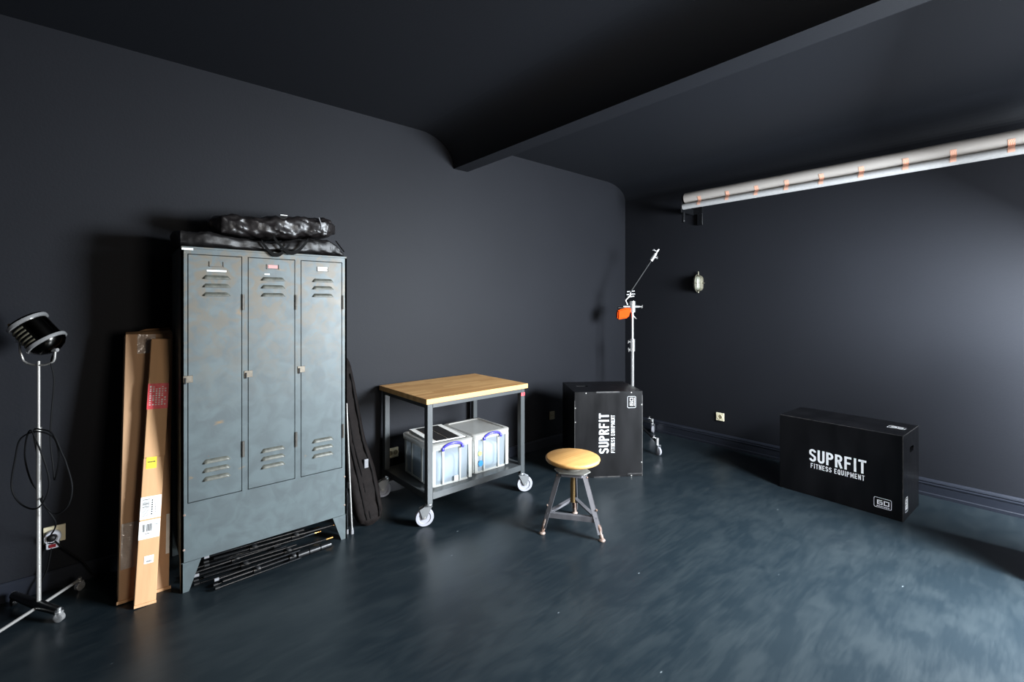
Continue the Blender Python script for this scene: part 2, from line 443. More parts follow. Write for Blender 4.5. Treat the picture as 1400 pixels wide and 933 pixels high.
def louver(m, x0, x1, z, h=.022):
    # raised hood open at the bottom, rounded ends
    n = 12; rows = []
    for (zz, yy, ins) in ((z + h, .0, .016), (z + h * .8, -.010, .012), (z + h * .35, -.016, .005), (z, -.016, 0)):
        rows.append([m.b.verts.new(Vector((x0 + ins + (x1 - x0 - 2 * ins) * k / n, .004 + yy * (1 if 0 < k < n else 0), zz))) for k in range(n + 1)])
    for A, B in zip(rows[:-1], rows[1:]):
        for k in range(n): m.b.faces.new((A[k], A[k + 1], B[k + 1], B[k])).smooth = True
labels3 = ['', '', '']
for i, (a, b) in enumerate(doors):
    g = .003
    m = MB().box(a + g, b - g, .001, .016, dz0 + g, dz1 - g, .002, 1)
    dr = m.link('door', M['locker'], lk)
    lx0 = a + .062; lx1 = b - .052
    for zz in (1.628, 1.583, 1.537, .648, .602, .556):
        m = MB(); louver(m, lx0, lx1, zz)
        m.link('louver', M['louver'], dr)
        m = MB().box(lx0 + .012, lx1 - .012, -.0012, .002, zz - .001, zz + .010); m.link('louver_slot', M['dark'], dr, 'dark slot opening')
    # card holder
    hx0, hx1, hz0, hz1 = a + .095, b - .088, 1.694, 1.722
    m = MB().box(hx0, hx0 + .003, -.003, .002, hz0, hz1).box(hx1 - .003, hx1, -.003, .002, hz0, hz1).box(hx0, hx1, -.003, .002, hz0, hz0 + .003)
    ch = m.link('card_holder', M['locker_dark'], dr)
    if i == 1: MB().box(hx0 + .008, hx1 - .008, -.0015, .002, hz0 + .006, hz1 - .004).link('name_card', M['red_paper'], ch, 'faded pink name card')
    if i == 2:
        MB().box(hx0 + .003, hx1 - .003, -.0012, .002, hz0 + .003, hz1 - .001).link('name_card', M['white'], ch, 'handwritten name card')
        m = MB(); wpts = [(0, .004), (.004, .016), (.006, .004), (.012, .006), (.015, .012), (.018, .005), (.024, .006), (.029, .017), (.033, .004), (.039, .008), (.043, .018), (.046, .006), (.052, .016), (.055, .004)]
        m.tube([(hx0 + .007 + px, -.0016, hz0 + .003 + pz) for px, pz in wpts], .0010, 5)
        m.link('handwriting', M['ink'], ch)
    if i == 0: MB().box(a + .085, b - .075, -.0005, .002, 1.668, 1.677).link('tape_strip', M['white'], dr, 'white tape remnant under the card holder')
    if i == 1: MB().box(a + .085, a + .112, -.0005, .002, 1.661, 1.668).link('tape_strip', M['white'], dr, 'small white tape remnant')
    # lock plate on the left edge with keyhole hasp
    m = MB().box(a - .018, a + .024, -.004, .0015, 1.085, 1.122, .001, 1); lp = m.link('lock_plate', M['lock'], dr)
    MB().box(a - .012, a - .006, -.010, -.003, 1.080, 1.112).link('hasp', M['dark'], lp)
    for zz in (1.46, .645):
        m = MB().cyl((b + .002, -.003, zz), (b + .002, -.003, zz + .088), .005, seg=10).box(b + .002, b + .012, -.002, .002, zz, zz + .088)
        m.link('hinge', M['locker_dark'], lk)
MB().box(.003, .052, -.0008, .002, LH - .019, LH - .009).link('tape_strip', M['white'], lk, 'white tape strip at top left corner')
for x_, z_ in ((.014, .40), (.012, .22), (W - .014, .395), (W - .014, .215)):
    MB().lathe([(0, .004), (.004, .003), (.006, 0)], 12, Matrix.Translation((x_, 0, z_)) @ Matrix.Rotation(R(90), 4, 'X')).link('rivet', M['rust'], lk)

# ------------------------------------------------------------ soft bags
def fbm(p, sc, seed=0):
    q = Vector(p) * sc + Vector((seed * 7.3, seed * 3.1, seed))
    return noise.noise(q) + .5 * noise.noise(q * 2.1) + .25 * noise.noise(q * 4.3)
def loft(st, nring=56, amp=.01, sc=9, seed=1, expo=.6):
    """st: (x, y_mid, y_half, z_lo, z_hi) stations along x -> lumpy closed body"""
    m = MB(); N_ = 130
    def interp(t):
        f = t * (len(st) - 1); i = min(int(f), len(st) - 2); u = f - i
        return [st[i][k] * (1 - u) + st[i + 1][k] * u for k in range(5)]
    rings = []
    for j in range(N_ + 1):
        x, ym, yh, zl, zh = interp(j / N_)
        ring = []
        for k in range(nring):
            a = 2 * PI * k / nring
            ca, sa = math.cos(a), math.sin(a)
            yy = ym + yh * math.copysign(abs(ca) ** expo, ca)
            zz = (zl + zh) / 2 + (zh - zl) / 2 * math.copysign(abs(sa) ** expo, sa)
            v = Vector((x, yy, zz)); d = fbm(v, sc, seed) * amp
            # sharp fold lines
            d += amp * 1.6 * (abs(noise.noise(Vector((x * 4 + yy * 3, zz * 30 + x * 9, seed)))) - .2) + amp * .8 * (abs(noise.noise(Vector((x * 12, zz * 70 - x * 22, seed + 4)))) - .2)
            v += Vector((0, ca, sa)) * d
            if v.z < zl: v.z = zl
            ring.append(m.b.verts.new(v))
        rings.append(ring)
    for A, B in zip(rings[:-1], rings[1:]):
        for k in range(nring): m.b.faces.new((A[k], A[(k + 1) % nring], B[(k + 1) % nring], B[k])).smooth = True
    m.b.faces.new(rings[0][::-1]); m.b.faces.new(rings[-1])
    return m
z0 = LH + .002
b1 = thing('equipment_bag', 'long flat black nylon bag lying on the locker top with straps hanging over', 'bag', (LX0, LY, z0))
st = [(-.020, .22, .13, .068, .088), (.0, .19, .17, .004, .092), (.10, .18, .18, .0, .080), (.25, .18, .18, .0, .070), (.42, .18, .18, .0, .060), (.55, .19, .18, .0, .085), (.66, .19, .18, .0, .100),
      (.76, .20, .18, .0, .108), (.80, .20, .17, .0, .085), (.84, .20, .16, .0, .05), (.863, .20, .15, .0, .02)]
loft(st, amp=.008, seed=3, expo=.45).link('bag_body', M['fabric'], b1)
for i, (xa, xb, dp) in enumerate(((.37, .52, .022), (.43, .62, .005))):
    pts = []
    for k in range(15):
        u = k / 14; pts.append((xa + (xb - xa) * u, -.014 - .006 * math.sin(PI * u) - i * .007, .052 - (dp + .052) * math.sin(PI * u) + .03 * (i) * (1 - math.sin(PI * u))))
    m = MB()
    for p, q in zip(pts[:-1], pts[1:]):
        a_, b_ = Vector(p), Vector(q); dz = Vector((0, 0, .011)); dy = Vector((0, .0035, 0))
        f = [a_ - dz, b_ - dz, b_ + dz, a_ + dz]; m.quad(f); m.quad([x - dy for x in f]); 
        m.quad([f[0], f[1], f[1] - dy, f[0] - dy]); m.quad([f[3], f[2], f[2] - dy, f[3] - dy])
    m.link('carry_strap', M['strap'], b1)
m = MB().tube([(.80 + .012 * k, .02 + .004 * k, .095 - .0125 * k) for k in range(6)], .004, 8); m.link('piping', M['piping'], b1)
b2 = thing('umbrella_bag', 'crumpled shiny black nylon bag on top of the flat bag', 'bag', (LX0 + .14, LY + .03, z0 + .085))
st = [(.0, .14, .03, .050, .085), (.05, .14, .10, .010, .110), (.15, .15, .12, .0, .120), (.28, .15, .13, .0, .125), (.40, .15, .13, .008, .140), (.50, .16, .13, .026, .152), (.58, .16, .13, .032, .158),
      (.62, .16, .12, .036, .162), (.655, .16, .10, .046, .160), (.69, .16, .06, .066, .130), (.71, .16, .02, .076, .100)]
loft(st, amp=.012, sc=12, seed=9, expo=.6).link('bag_body', M['fabric2'], b2)
m = MB().tube([(.565 + .018 * math.sin(k / 9 * 2.4), .016 + .002 * k, .150 - .0105 * k) for k in range(10)], .0028, 6); m.link('piping', M['rubber'], b2, 'pale edge piping')
MB().box(.355, .395, .06, .09, .146, .150, .001, 1).link('tag', M['white'], b2, 'small white tag')

# ------------------------------------------------------------ leaning bag beside the locker
bl = thing('stand_bag', 'long dark brownish canvas bag leaning in the gap right of the locker', 'bag', (1.32, 3.0, 0))
# stations: z, x_left, x_right, y
st = [(.0, 1.275, 1.345, 3.01), (.03, 1.235, 1.395, 3.01), (.09, 1.212, 1.412, 3.03), (.2, 1.200, 1.402, 3.06), (.35, 1.180, 1.388, 3.10), (.55, 1.160, 1.338, 3.15), (.77, 1.150, 1.318, 3.21), (.95, 1.147, 1.302, 3.26), (1.08, 1.155, 1.285, 3.30), (1.15, 1.18, 1.25, 3.32)]
m = MB(); rings = []; NZ = 70
for j in range(NZ + 1):
    f = j / NZ * (len(st) - 1); i = min(int(f), len(st) - 2); u = f - i
    z, xl, xr, y = [st[i][k] * (1 - u) + st[i + 1][k] * u for k in range(4)]
    ring = []
    th = .055 if z > .05 else .03 + .5 * z
    if z > 1.05: th = .055 - (z - 1.05) * .35
    for k in range(28):
        a = 2 * PI * k / 28; ca, sa = math.cos(a), math.sin(a)
        v = Vector(((xl + xr) / 2 + (xr - xl) / 2 * math.copysign(abs(ca) ** .7, ca), y + th * math.copysign(abs(sa) ** .7, sa), z))
        d = .008 * fbm(v, 14, 5) + .012 * abs(noise.noise(Vector((v.x * 30, 5, v.z * 18 + v.x * 20))))
        if z < .02: d = 0
        v += Vector((0, sa, 0)) * d
        if sa < -.3 and z > .05:
            v.y -= .005 * math.sin((v.x - xl) / (xr - xl) * PI * 5)
        ring.append(m.b.verts.new(v - Vector((1.32, 3.0, 0))))
    rings.append(ring)
for A, B in zip(rings[:-1], rings[1:]):
    for k in range(28): m.b.faces.new((A[k], A[(k + 1) % 28], B[(k + 1) % 28], B[k])).smooth = True
m.b.faces.new(rings[0][::-1]); m.b.faces.new(rings[-1])
m.link('bag_body', M['fabric3'], bl)
def bagpt(z, f, off):
    for i in range(len(st) - 1):
        if st[i][0] <= z <= st[i + 1][0]:
            u = (z - st[i][0]) / (st[i + 1][0] - st[i][0]); q = [st[i][k] * (1 - u) + st[i + 1][k] * u for k in range(4)]
            return (q[1] + f * (q[2] - q[1]) - 1.32, q[3] - off - 3.0, z)
for f in (.30, .44, .80):
    m = MB().tube([bagpt(.05 + k * .05, f, .056) for k in range(20)], .0045, 8); m.link('zip_piping', M['piping'], bl)
bx, by, bz = bagpt(.40, .66, .062)
MB().box(bx - .014, bx + .016, by - .012, by + .004, bz - .03, bz + .03, .004, 2).link('buckle', M['rubber'], bl, 'grey buckle')

# folded silver stand poking out between locker and bag
fs = thing('folded_light_stand', 'silver folded light stand upright in the gap between locker and leaning bag', 'light stand', (1.17, 2.99, 0))
for i, (xa, ya, xb, yb, h) in enumerate(((-.020, -.02, -.032, -.01, .78), (.002, -.042, -.030, -.03, .85), (.012, -.018, -.024, .0, .85))):
    m = MB().cyl((xa, ya, .012), (xb, yb, h), .0055, seg=10); tb = m.link('tube', M['steel'] if i == 1 else M['chromeblack'], fs)
    MB().cyl((xa, ya, 0), (xa - .0004, ya + .001, .028), .011, .008, 10).link('foot', M['rubber'], tb)
MB().cyl((-.014, -.022, .3), (-.016, -.021, .34), .018, seg=12).link('collar', M['blacksteel'], fs)

# ------------------------------------------------------------ folded stands under the locker
def folded_stand(L=.62, fat=False):
    """lies along +x from the origin"""
    o = thing('folded_light_stand', '', 'light stand', (0, 0, 0))
    MB().cyl((.03, 0, .030), (L * .97, 0, .030), .0085, seg=12).link('centre_tube', M['chromeblack'], o)
    for i, (dy, dz) in enumerate(((-.022, .017), (.020, .016), (.0, .052))):
        tb = MB().cyl((.0, dy, dz), (L * .72, dy * .9, dz), .0058, seg=10).link('leg', M['chromeblack'], o)
        MB().cyl((-.008, dy, dz), (.012, dy, dz), .0085, seg=12).link('foot', M['blackrubber'] if i != 2 else M['rubber'], tb)
    for xx in (L * .30, L * .62):
        cl = MB().cyl((xx, 0, .030), (xx + .035, 0, .030), .0165, seg=14).link('collar', M['blacksteel'], o)
        MB().cyl((xx + .017, -.01, .036), (xx + .017, -.030, .052), .005, seg=8).lathe([(0, .006), (.010, .004), (.010, -.004), (0, -.006)], 10, Matrix.Translation((xx + .017, -.032, .054)) @ Matrix.Rotation(R(50), 4, 'X')).link('knob', M['blacksteel'], cl)
    if fat:
        for k in range(3):
            MB().cyl((L * .70 + k * .065, -.004, .028), (L * .70 + .060 + k * .065, -.004, .028), .019, seg=16).link('telescopic_section', M['blacksteel'], o)
    sp = MB().cyl((L * .97, 0, .030), (L * .97 + .035, 0, .030), .0075, seg=12).link('spigot', M['brass'], o, 'brass spigot')
    return o
specs = [(.405, 2.838, 0, 2.2, True, 'black folded light stand in front of the locker feet, nearest of the bundle', 1.0),
         (.330, 2.950, 0, -2.0, False, 'black folded light stand under the locker, second from the front', 1.15),
         (.300, 3.03, 0, 2.0, False, 'black folded light stand under the locker, third from the front', 1.15),
         (.340, 3.115, 0, -.6, False, 'black folded light stand under the locker, furthest back', 1.1),
         (.380, 2.985, .066, -3.4, False, 'black folded light stand lying across the top of the bundle', 1.0)]
for i, (x, y, z, rz, fat, lab, sc) in enumerate(specs):
    if i == 0: base_s = o = folded_stand(.58, True)
    elif i == 1: plain = o = folded_stand(.60, False)
    else: o = copy_tree(plain)
    o.location = (x, y, z + .0); o.rotation_euler = (0, 0, R(rz)); o['label'] = lab; o['group'] = 'folded stands under the locker'
    if sc != 1.0: o.scale = (sc, 1, 1)

# ------------------------------------------------------------ cartons
def carton(name, label, bl_, w_, d_, h_, lean, roll, material):
    o = thing(name, label, 'box', bl_)
    o.rotation_mode = 'XYZ'; o.rotation_euler = (-R(lean), R(roll), R(1.5))
    return o
h1 = 1.365
c1 = carton('cardboard_carton', 'wide tall brown cardboard carton leaning on the wall left of the locker', (.015, 3.006, .003), .205, .13, h1, 8.2, 1.6, None)
m = MB()
m.box(0, .205, 0, .13, 0, h1 - .02, .004, 2)
m.link('carton_body', M['card'], c1)
m = MB()
m.quad([(0, 0, h1 - .02), (.205, 0, h1 - .02), (.2, .06, h1 + .004), (.004, .058, h1 - .006)])
m.quad([(0, 0, h1 - .019), (.205, 0, h1 - .019), (.2, .06, h1 + .007), (.004, .058, h1 - .003)])
m.link('top_flap', M['card2'], c1)
m = MB()
for k in range(1): m.quad([(0, .13, h1 - .02), (.205, .13, h1 - .02), (.195, .05, h1 + .016), (.09, .06, h1 + .010)]); m.quad([(0, .13, h1 - .017), (.205, .13, h1 - .017), (.195, .05, h1 + .019), (.09, .06, h1 + .013)])
m.link('top_flap', M['card2'], c1)
m = MB().box(-.006, .212, -.008, .0, .001, .016, .002, 1); m.link('bottom_flap', M['card2'], c1)
MB().box(.05, .128, -.0012, .001, h1 - .125, h1 - .022).link('packing_tape', M['film'], c1, 'crinkled clear tape')
MB().box(.006, .09, -.0035, -.0005, .16, .38).link('document_pouch', M['film'], c1, 'clear plastic document pouch')
MB().box(.07, .10, -.0022, -.0004, .17, .36).link('delivery_note', M['white'], c1)
MB().box(.188, .203, -.0022, -.0002, .18, .38).link('delivery_note', M['white'], c1)
h2 = 1.325
c2 = carton('cardboard_carton', 'narrow long cardboard carton with a red label leaning on the wide carton', (.074, 2.914, .003), .088, .035, h2, 8.6, 3.6, None)
c2['group'] = c1['group'] = 'cartons beside the locker'
m = MB()
m.box(0, .086, 0, .034, 0, .708, .003, 2); m.box(.001, .088, .001, .034, .712, h2, .003, 2); m.box(.003, .084, .002, .032, .70, .72)
m.link('carton_body', M['card2'], c2)
MB().box(-.001, .087, -.005, .002, .001, .014, .001, 1).link('bottom_flap', M['card2'], c2)
def lab(x0, x1, z0, z1, mm, nm='shipping_label', lb=None):
    return MB().box(x0, x1, -.0014, .001, z0, z1).link(nm, mm, c2, lb)
r_ = lab(-.0005, .0875, .955, 1.087, M['redlab'], lb='red and white printed label')
m = MB()
for i in range(6):
    for k in range(9):
        if random.random() < .8: 
            zz = .975 + k * .0115; m.box(.008 + i * .0125, .015 + i * .0125, -.0019, -.0012, zz, zz + .008 * random.uniform(.5, 1))
m.link('label_text', M['white'], r_)
y_ = lab(.012, .055, .655, .712, M['yellow'], lb='small yellow label')
m = MB()
for k in range(5): m.box(.018 + k * .0065, .0225 + k * .0065, -.0019, -.0012, .685, .692)
m.link('label_text', M['ink'], y_)
w1 = lab(.0, .084, .41, .518, M['white'], lb='white barcode label')
m = MB()
for k in range(14):
    zz = .425 + k * .0060; m.box(.008, .036, -.0019, -.0012, zz, zz + random.choice((.0018, .0035)))
for k in range(7):
    zz = .428 + k * .011; m.box(.044, .050, -.0019, -.0012, zz, zz + .007)
for k in range(5):
    zz = .435 + k * .012; m.box(.060, .062, -.0019, -.0012, zz, zz + .008)
m.link('barcode', M['ink'], w1)
w2 = lab(.0, .084, .315, .402, M['white'], lb='white barcode label')
m = MB()
for k in range(10): m.box(.014 + k * .004, .014 + k * .004 + random.choice((.0013, .0026)), -.0019, -.0012, .35, .385)
for k in range(4): m.box(.062 + k * .004, .064 + k * .004, -.0019, -.0012, .375, .381)
m.box(.025, .042, -.0019, -.0012, .338, .341)
m.link('barcode', M['ink'], w2)
w3 = lab(.028, .066, .196, .232, M['white'], lb='small white sticker')
m = MB()
for k in range(4): m.box(.038 + k * .005, .0415 + k * .005, -.0019, -.0012, .203, .209)
m.link('label_text', M['ink'], w3)

# ------------------------------------------------------------ workbench trolley
ct = thing('workbench_trolley', 'grey steel workbench trolley with beech top on four white castors', 'workbench', (1.567, 2.681, 0), R(.7))
CW, CD, CH = .925, .70, .86
m = MB().box(0, CW, 0, CD, CH - .036, CH, .002, 1); m.link('worktop', M['beech'], ct)
a, t_ = .018, .042
legs = [(a, a), (CW - a - t_, a), (a, CD - a - t_), (CW - a - t_, CD - a - t_)]
for (lx, ly) in legs:
    MB().box(lx, lx + t_, ly, ly + t_, .150, CH - .036, .003, 1).link('leg', M['cart'], ct)
zt = CH - .036
m = MB(); 
m.box(a + t_, CW - a - t_, a, a + .03, zt - .030, zt); m.box(a + t_, CW - a - t_, CD - a - .03, CD - a, zt - .030, zt)
m.box(a, a + .03, a + t_, CD - a - t_, zt - .030, zt); m.box(CW - a - .03, CW - a, a + t_, CD - a - t_, zt - .030, zt)
m.link('top_frame', M['cart'], ct)
sz = .218
m = MB()
m.box(a + .004, CW - a - .004, a + .004, CD - a - .004, sz - .004, sz)
m.box(a + t_, CW - a - t_, a, a + .004, sz - .042, sz + .001); m.box(a + t_, CW - a - t_, CD - a - .004, CD - a, sz - .042, sz)
m.box(a, a + .004, a + t_, CD - a - t_, sz - .042, sz + .001); m.box(CW - a - .004, CW - a, a + t_, CD - a - t_, sz - .042, sz)
m.link('shelf', M['cart'], ct)
MB().box(CW - a - t_ + .001, CW - a - .001, a - .0015, a, zt - .058, zt - .034).link('badge', M['redlab'], ct, 'small red and white badge')
def castor(parent, x, y, ang, r=.0625, h=.150):
    """swivel castor below height h; wheel trails the stem"""
    cs, sn = math.cos(ang), math.sin(ang)
    T = Matrix.Translation((x, y, 0)) @ Matrix.Rotation(ang, 4, 'Z')
    m = MB()
    m.lathe([(.0, h), (.024, h), (.026, h - .006), (.022, h - .014), (.0, h - .014)], 20, T)
    off = .028
    for s_ in (-1, 1):
        yy = s_ * .020
        poly = [(-.022, h - .012), (.026, h - .012), (off + .034, h - .030), (off + .012, r - .010), (off - .010, r - .008)]
        m.prism(poly, 'y', yy - .0015, yy + .0015, T)
    m.box(-.022, .028, -.0215, .0215, h - .018, h - .012, M=T)
    fk = m.link('castor_fork', M['cast'], parent)
    A = T @ Matrix.Translation((off, 0, r)) @ Matrix.Rotation(R(90), 4, 'X')
    wh = MB().lathe([(.0, -.008), (.040, -.008), (.042, -.013), (.058, -.013), (r, -.007), (r, .007), (.058, .013), (.042, .013), (.040, .008), (.0, .008)], 36, A).link('castor_wheel', M['wheel'], fk)
    MB().lathe([(.0, -.024), (.007, -.024), (.007, .024), (.0, .024)], 12, A).link('axle', M['steel'], wh)
    MB().box(.026, .058, -.012, .012, h - .018, h - .010, .002, 1, M=T @ Matrix.Rotation(R(-14), 4, 'Y')).link('brake_pedal', M['cast'], fk)
castor(ct, a + .021, a + .021, R(158))
castor(ct, CW - a - .021, a + .021, R(-32))
castor(ct, a + .021, CD - a - .021, R(160))
castor(ct, CW - a - .021, CD - a - .021, R(20))

# storage boxes
def storage_box(label, loc, rz, w_, d_, h_):
    o = thing('storage_box', label, 'storage box', loc, rz, 'clear storage boxes on the trolley shelf')
    m = MB(); ins = .022
    def ringq(z, e, rr=.03, n=5):
        pts = []
        for (cx, cy, a0) in ((w_ - e - rr, e + rr, -90), (w_ - e - rr, d_ - e - rr, 0), (e + rr, d_ - e - rr, 90), (e + rr, e + rr, 180)):
            for k in range(n + 1):
                an = R(a0 + 90 * k / n); pts.append(Vector((cx + rr * math.cos(an), cy + rr * math.sin(an), z)))
        return pts
    def shell(m, rows, cap0=False, cap1=False):
        rg = [[m.b.verts.new(p) for p in row] for row in rows]
        for A, B in zip(rg[:-1], rg[1:]):
            n = len(A)
            for k in range(n): m.b.faces.new((A[k], A[(k + 1) % n], B[(k + 1) % n], B[k])).smooth = True
        if cap0: m.b.faces.new(rg[0][::-1])
        if cap1: m.b.faces.new(rg[-1])
    zb, zl = .004, h_ - .035
    shell(m, [ringq(zb, ins), ringq(.02, ins - .003), ringq(zl, .010)], cap0=True)
    body = m.link('bin', M['clear'], o)
    m = MB(); shell(m, [ringq(0, ins - .006), ringq(.014, ins - .008), ringq(.016, ins)], cap0=True); m.link('base_rim', M['clearrib'], body)
    # vertical corner and face ribs
    for xx, ww in ((.0, .030), (w_ * .27, .016), (w_ * .67, .016), (w_ - .036, .030)):
        for yy in (0, 1):
            ya = .004 if yy == 0 else d_ - .010
            x0_ = max(xx, .012) if xx < .01 else xx
            MB().prism([(x0_ + .004, .012), (x0_ + ww, .012), (x0_ + ww + .002, zl), (x0_, zl)], 'y', ya, ya + .006).link('rib', M['clearrib'], body)
    for yyy in (.012, d_ * .3, d_ * .66, d_ - .05):
        for xx in (.004, w_ - .010): MB().box(xx, xx + .006, yyy, yyy + .018, .012, zl).link('rib', M['clearrib'], body)
    m = MB()
    shell(m, [ringq(zl - .008, -.004), ringq(h_ - .006, -.006), ringq(h_, .0), ringq(h_, .022), ringq(h_ - .007, .026)], cap1=True)
    shell(m, [ringq(zl - .008, -.004), ringq(zl - .008, .008)])
    lid = m.link('lid', M['clearlid'], o)
    for k in range(12):
        pass
    for yy, s_ in ((-.006, -1),):
        m = MB(); pts = []
        for k in range(13):
            u = k / 12; xx = w_ * .27 + w_ * .46 * u
            pts.append((xx, yy + s_ * (.004 + .012 * math.sin(PI * u)), h_ - .034 + .030 * math.sin(PI * u) ** .6))
        m.tube(pts, [.006] + [.0085] * 11 + [.006], 8)
        for e_ in (0, 12): m.box(pts[e_][0] - .010, pts[e_][0] + .010, min(yy, yy + s_ * .012), max(yy, yy + s_ * .012), h_ - .052, h_ - .028, .003, 1)
        m.link('clip_handle', M['blue'], o, 'blue clip handle')
    return o
SB = .220
s1 = storage_box('clear lidded storage box near the trolley\'s left legs, under the striped board', (1.640, 2.755, SB), R(-2.9), .345, .44, .300)
s2 = storage_box('clear lidded storage box on the trolley shelf at right, with round green and blue stickers', (2.018, 2.775, SB), R(-.5), .345, .42, .298)
Mx = Matrix.Rotation(R(90), 4, 'X')
MB().lathe([(0, .001), (.017, .001), (.017, -.001), (0, -.001)], 20, Matrix.Translation((.062, .001, .150)) @ Mx).link('sticker', M['green'], s2, 'round lime green sticker')
MB().lathe([(.009, .001), (.022, .001), (.022, -.001), (.009, -.001)], 20, Matrix.Translation((.068, .001, .075)) @ Mx).link('sticker', M['bluest'], s2, 'round blue sticker')
MB().box(.19, .222, .0, .002, .018, .052).link('sticker', M['white'], s1, 'small white sticker')
def lump(name, label, loc, rz, w_, d_, h_, mm, seed):
    m = MB(); n = 14
    st_ = [(w_ * k / 8, d_ / 2, d_ / 2 * (.8 if k in (0, 8) else .97), .0, h_ * (1 - .15 * random.random()) * (.85 if k in (0, 8) else 1)) for k in range(9)]
    mm_ = loft(st_, amp=.006, seed=seed, expo=.3)
    o = mm_.link(name, mm, None); o.location = loc; o.rotation_euler = (0, 0, rz); tag(o, label, 'packaging'); return o
lump('folded_sheeting', 'pale blue sheeting showing through the storage box under the striped board', (1.690, 2.800, SB + .006), R(-2.9), .255, .345, .200, M['content'], 4)
lump('folded_sheeting', 'pale mixed sheeting showing through the storage box with round stickers', (2.062, 2.818, SB + .006), R(-.5), .258, .325, .205, M['content2'], 6)
# striped board on the left box lid
sb = thing('striped_board', 'flat cream board with two black stripes lying on the left storage box', 'board', (1.675, 2.80, SB + .3035), R(-6))
MB().box(0, .27, 0, .40, 0, .006, .001, 1).link('board', M['white'], sb)
MB().box(.045, .130, .005, .37, .006, .009).link('black_stripe', M['ink'], sb, 'black stripe')
MB().box(.140, .225, .005, .37, .006, .009).link('black_stripe', M['ink'], sb, 'black stripe')

# ------------------------------------------------------------ stool
so = thing('workshop_stool', 'round wooden-seat workshop stool with three rusty-footed steel legs', 'stool', (2.306, 2.055, 0))
MB().lathe([(0, .452), (.165, .452), (.176, .458), (.180, .468), (.178, .477), (.170, .482), (0, .483)], 56).link('seat', M['seatwood'], so)
m = MB().lathe([(0, .30), (.013, .30), (.013, .452), (0, .452)], 16); m.lathe([(.012, .408), (.030, .408), (.030, .424), (.016, .430)], 20)
m.lathe([(0, .452), (.045, .452), (.045, .446), (0, .446)], 24)
m.link('spindle', M['locker_dark'], so)
MB().cyl((0, 0, .18), (0, 0, .40), .0165, seg=16).link('spindle_sleeve', M['brassrod'], so)
feet = []
for (fx, fy) in ((2.107, 2.142), (2.328, 1.83), (2.485, 2.195)):
    feet.append(Vector((fx - 2.306, fy - 2.055, 0)))
# hexagonal-ish top plate: three long corners cut
pl = []
for f in feet:
    d = f.normalized(); n_ = Vector((-d.y, d.x, 0))
    pl += [d * .115 - n_ * .038, d * .115 + n_ * .038]
pl = sorted([(p.x, p.y) for p in pl], key=lambda p: math.atan2(p[1], p[0]))
m = MB().prism(pl, 'z', .392, .400); m.lathe([(0, .415), (.035, .413), (.055, .400), (0, .400)], 24)
m.link('top_plate', M['stoolplate'], so)
# box-like apron below plate
m = MB().prism([(x * .82, y * .82) for x, y in pl], 'z', .368, .392); m.link('apron', M['stoolsteel'], so)
def angle_iron(m, p, q, inward, wdt=.031, th=.004):
    d = (q - p).normalized(); i_ = (inward - d * inward.dot(d)).normalized(); s_ = d.cross(i_)
    for (u, v) in (((i_ + s_).normalized(), (i_ - s_).normalized()), ((i_ - s_).normalized(), (i_ + s_).normalized())):
        c = [p, p + u * wdt, p + u * wdt + v * th, p + v * th]; e = [x + (q - p) for x in c]
        A = [m.b.verts.new(x) for x in c]; B = [m.b.verts.new(x) for x in e]
        m.b.faces.new(A); m.b.faces.new(B[::-1])
        for k in range(4): m.b.faces.new((A[k], A[(k + 1) % 4], B[(k + 1) % 4], B[k]))
tops = []
for f in feet:
    d = f.normalized(); top = d * .108 + Vector((0, 0, .385)); bot = f + Vector((0, 0, .055)); tops.append((top, bot))
    m = MB(); angle_iron(m, f + Vector((0, 0, .045)) + d * .006, top + d * .006, -d)
    lg = m.link('leg', M['stoolsteel'], so)
    m = MB().tube([f + Vector((0, 0, .010)), f.lerp(bot, .5) - d * .006, bot.lerp(top, .06) - d * .012, bot.lerp(top, .12) - d * .013], [.011, .0125, .0135, .012], 14)
    m.lathe([(0, .0), (.019, .0), (.022, .006), (.016, .014), (0, .014)], 20, Matrix.Translation(f))
    m.link('foot', M['rust'], lg, 'rusty worn foot')
    MB().lathe([(0, .008), (.006, .006), (.008, 0)], 10, Matrix.Translation(top + d * .004 + Vector((0, 0, -.015))) @ d.to_track_quat('Z', 'Y').to_matrix().to_4x4()).link('bolt', M['rust'], lg)
    MB().lathe([(0, .008), (.006, .006), (.008, 0)], 10, Matrix.Translation(bot.lerp(top, .38) + d * .003) @ d.to_track_quat('Z', 'Y').to_matrix().to_4x4()).link('bolt', M['rust'], lg)
for i in range(3):
    a_, b_ = tops[i], tops[(i + 1) % 3]
    p = a_[1].lerp(a_[0], .20); q = b_[1].lerp(b_[0], .20)
    p = p.lerp(q, .04); q = q.lerp(p, .04)
    m = MB(); mid = (p + q) / 2; outw = Vector((mid.x, mid.y, 0)).normalized()
    d = (q - p).normalized()
    for (z_a, z_b, o_a, o_b) in ((-.016, .016, .000, .004), (.012, .016, -.022, .0)):
        c = [p + outw * o_a + Vector((0, 0, z_a)), p + outw * o_b + Vector((0, 0, z_a)), p + outw * o_b + Vector((0, 0, z_b)), p + outw * o_a + Vector((0, 0, z_b))]
        A = [m.b.verts.new(x) for x in c]; B = [m.b.verts.new(x + (q - p)) for x in c]
        m.b.faces.new(A); m.b.faces.new(B[::-1])
        for k in range(4): m.b.faces.new((A[k], A[(k + 1) % 4], B[(k + 1) % 4], B[k]))
    m.link('stretcher', M['stoolsteel'], so)

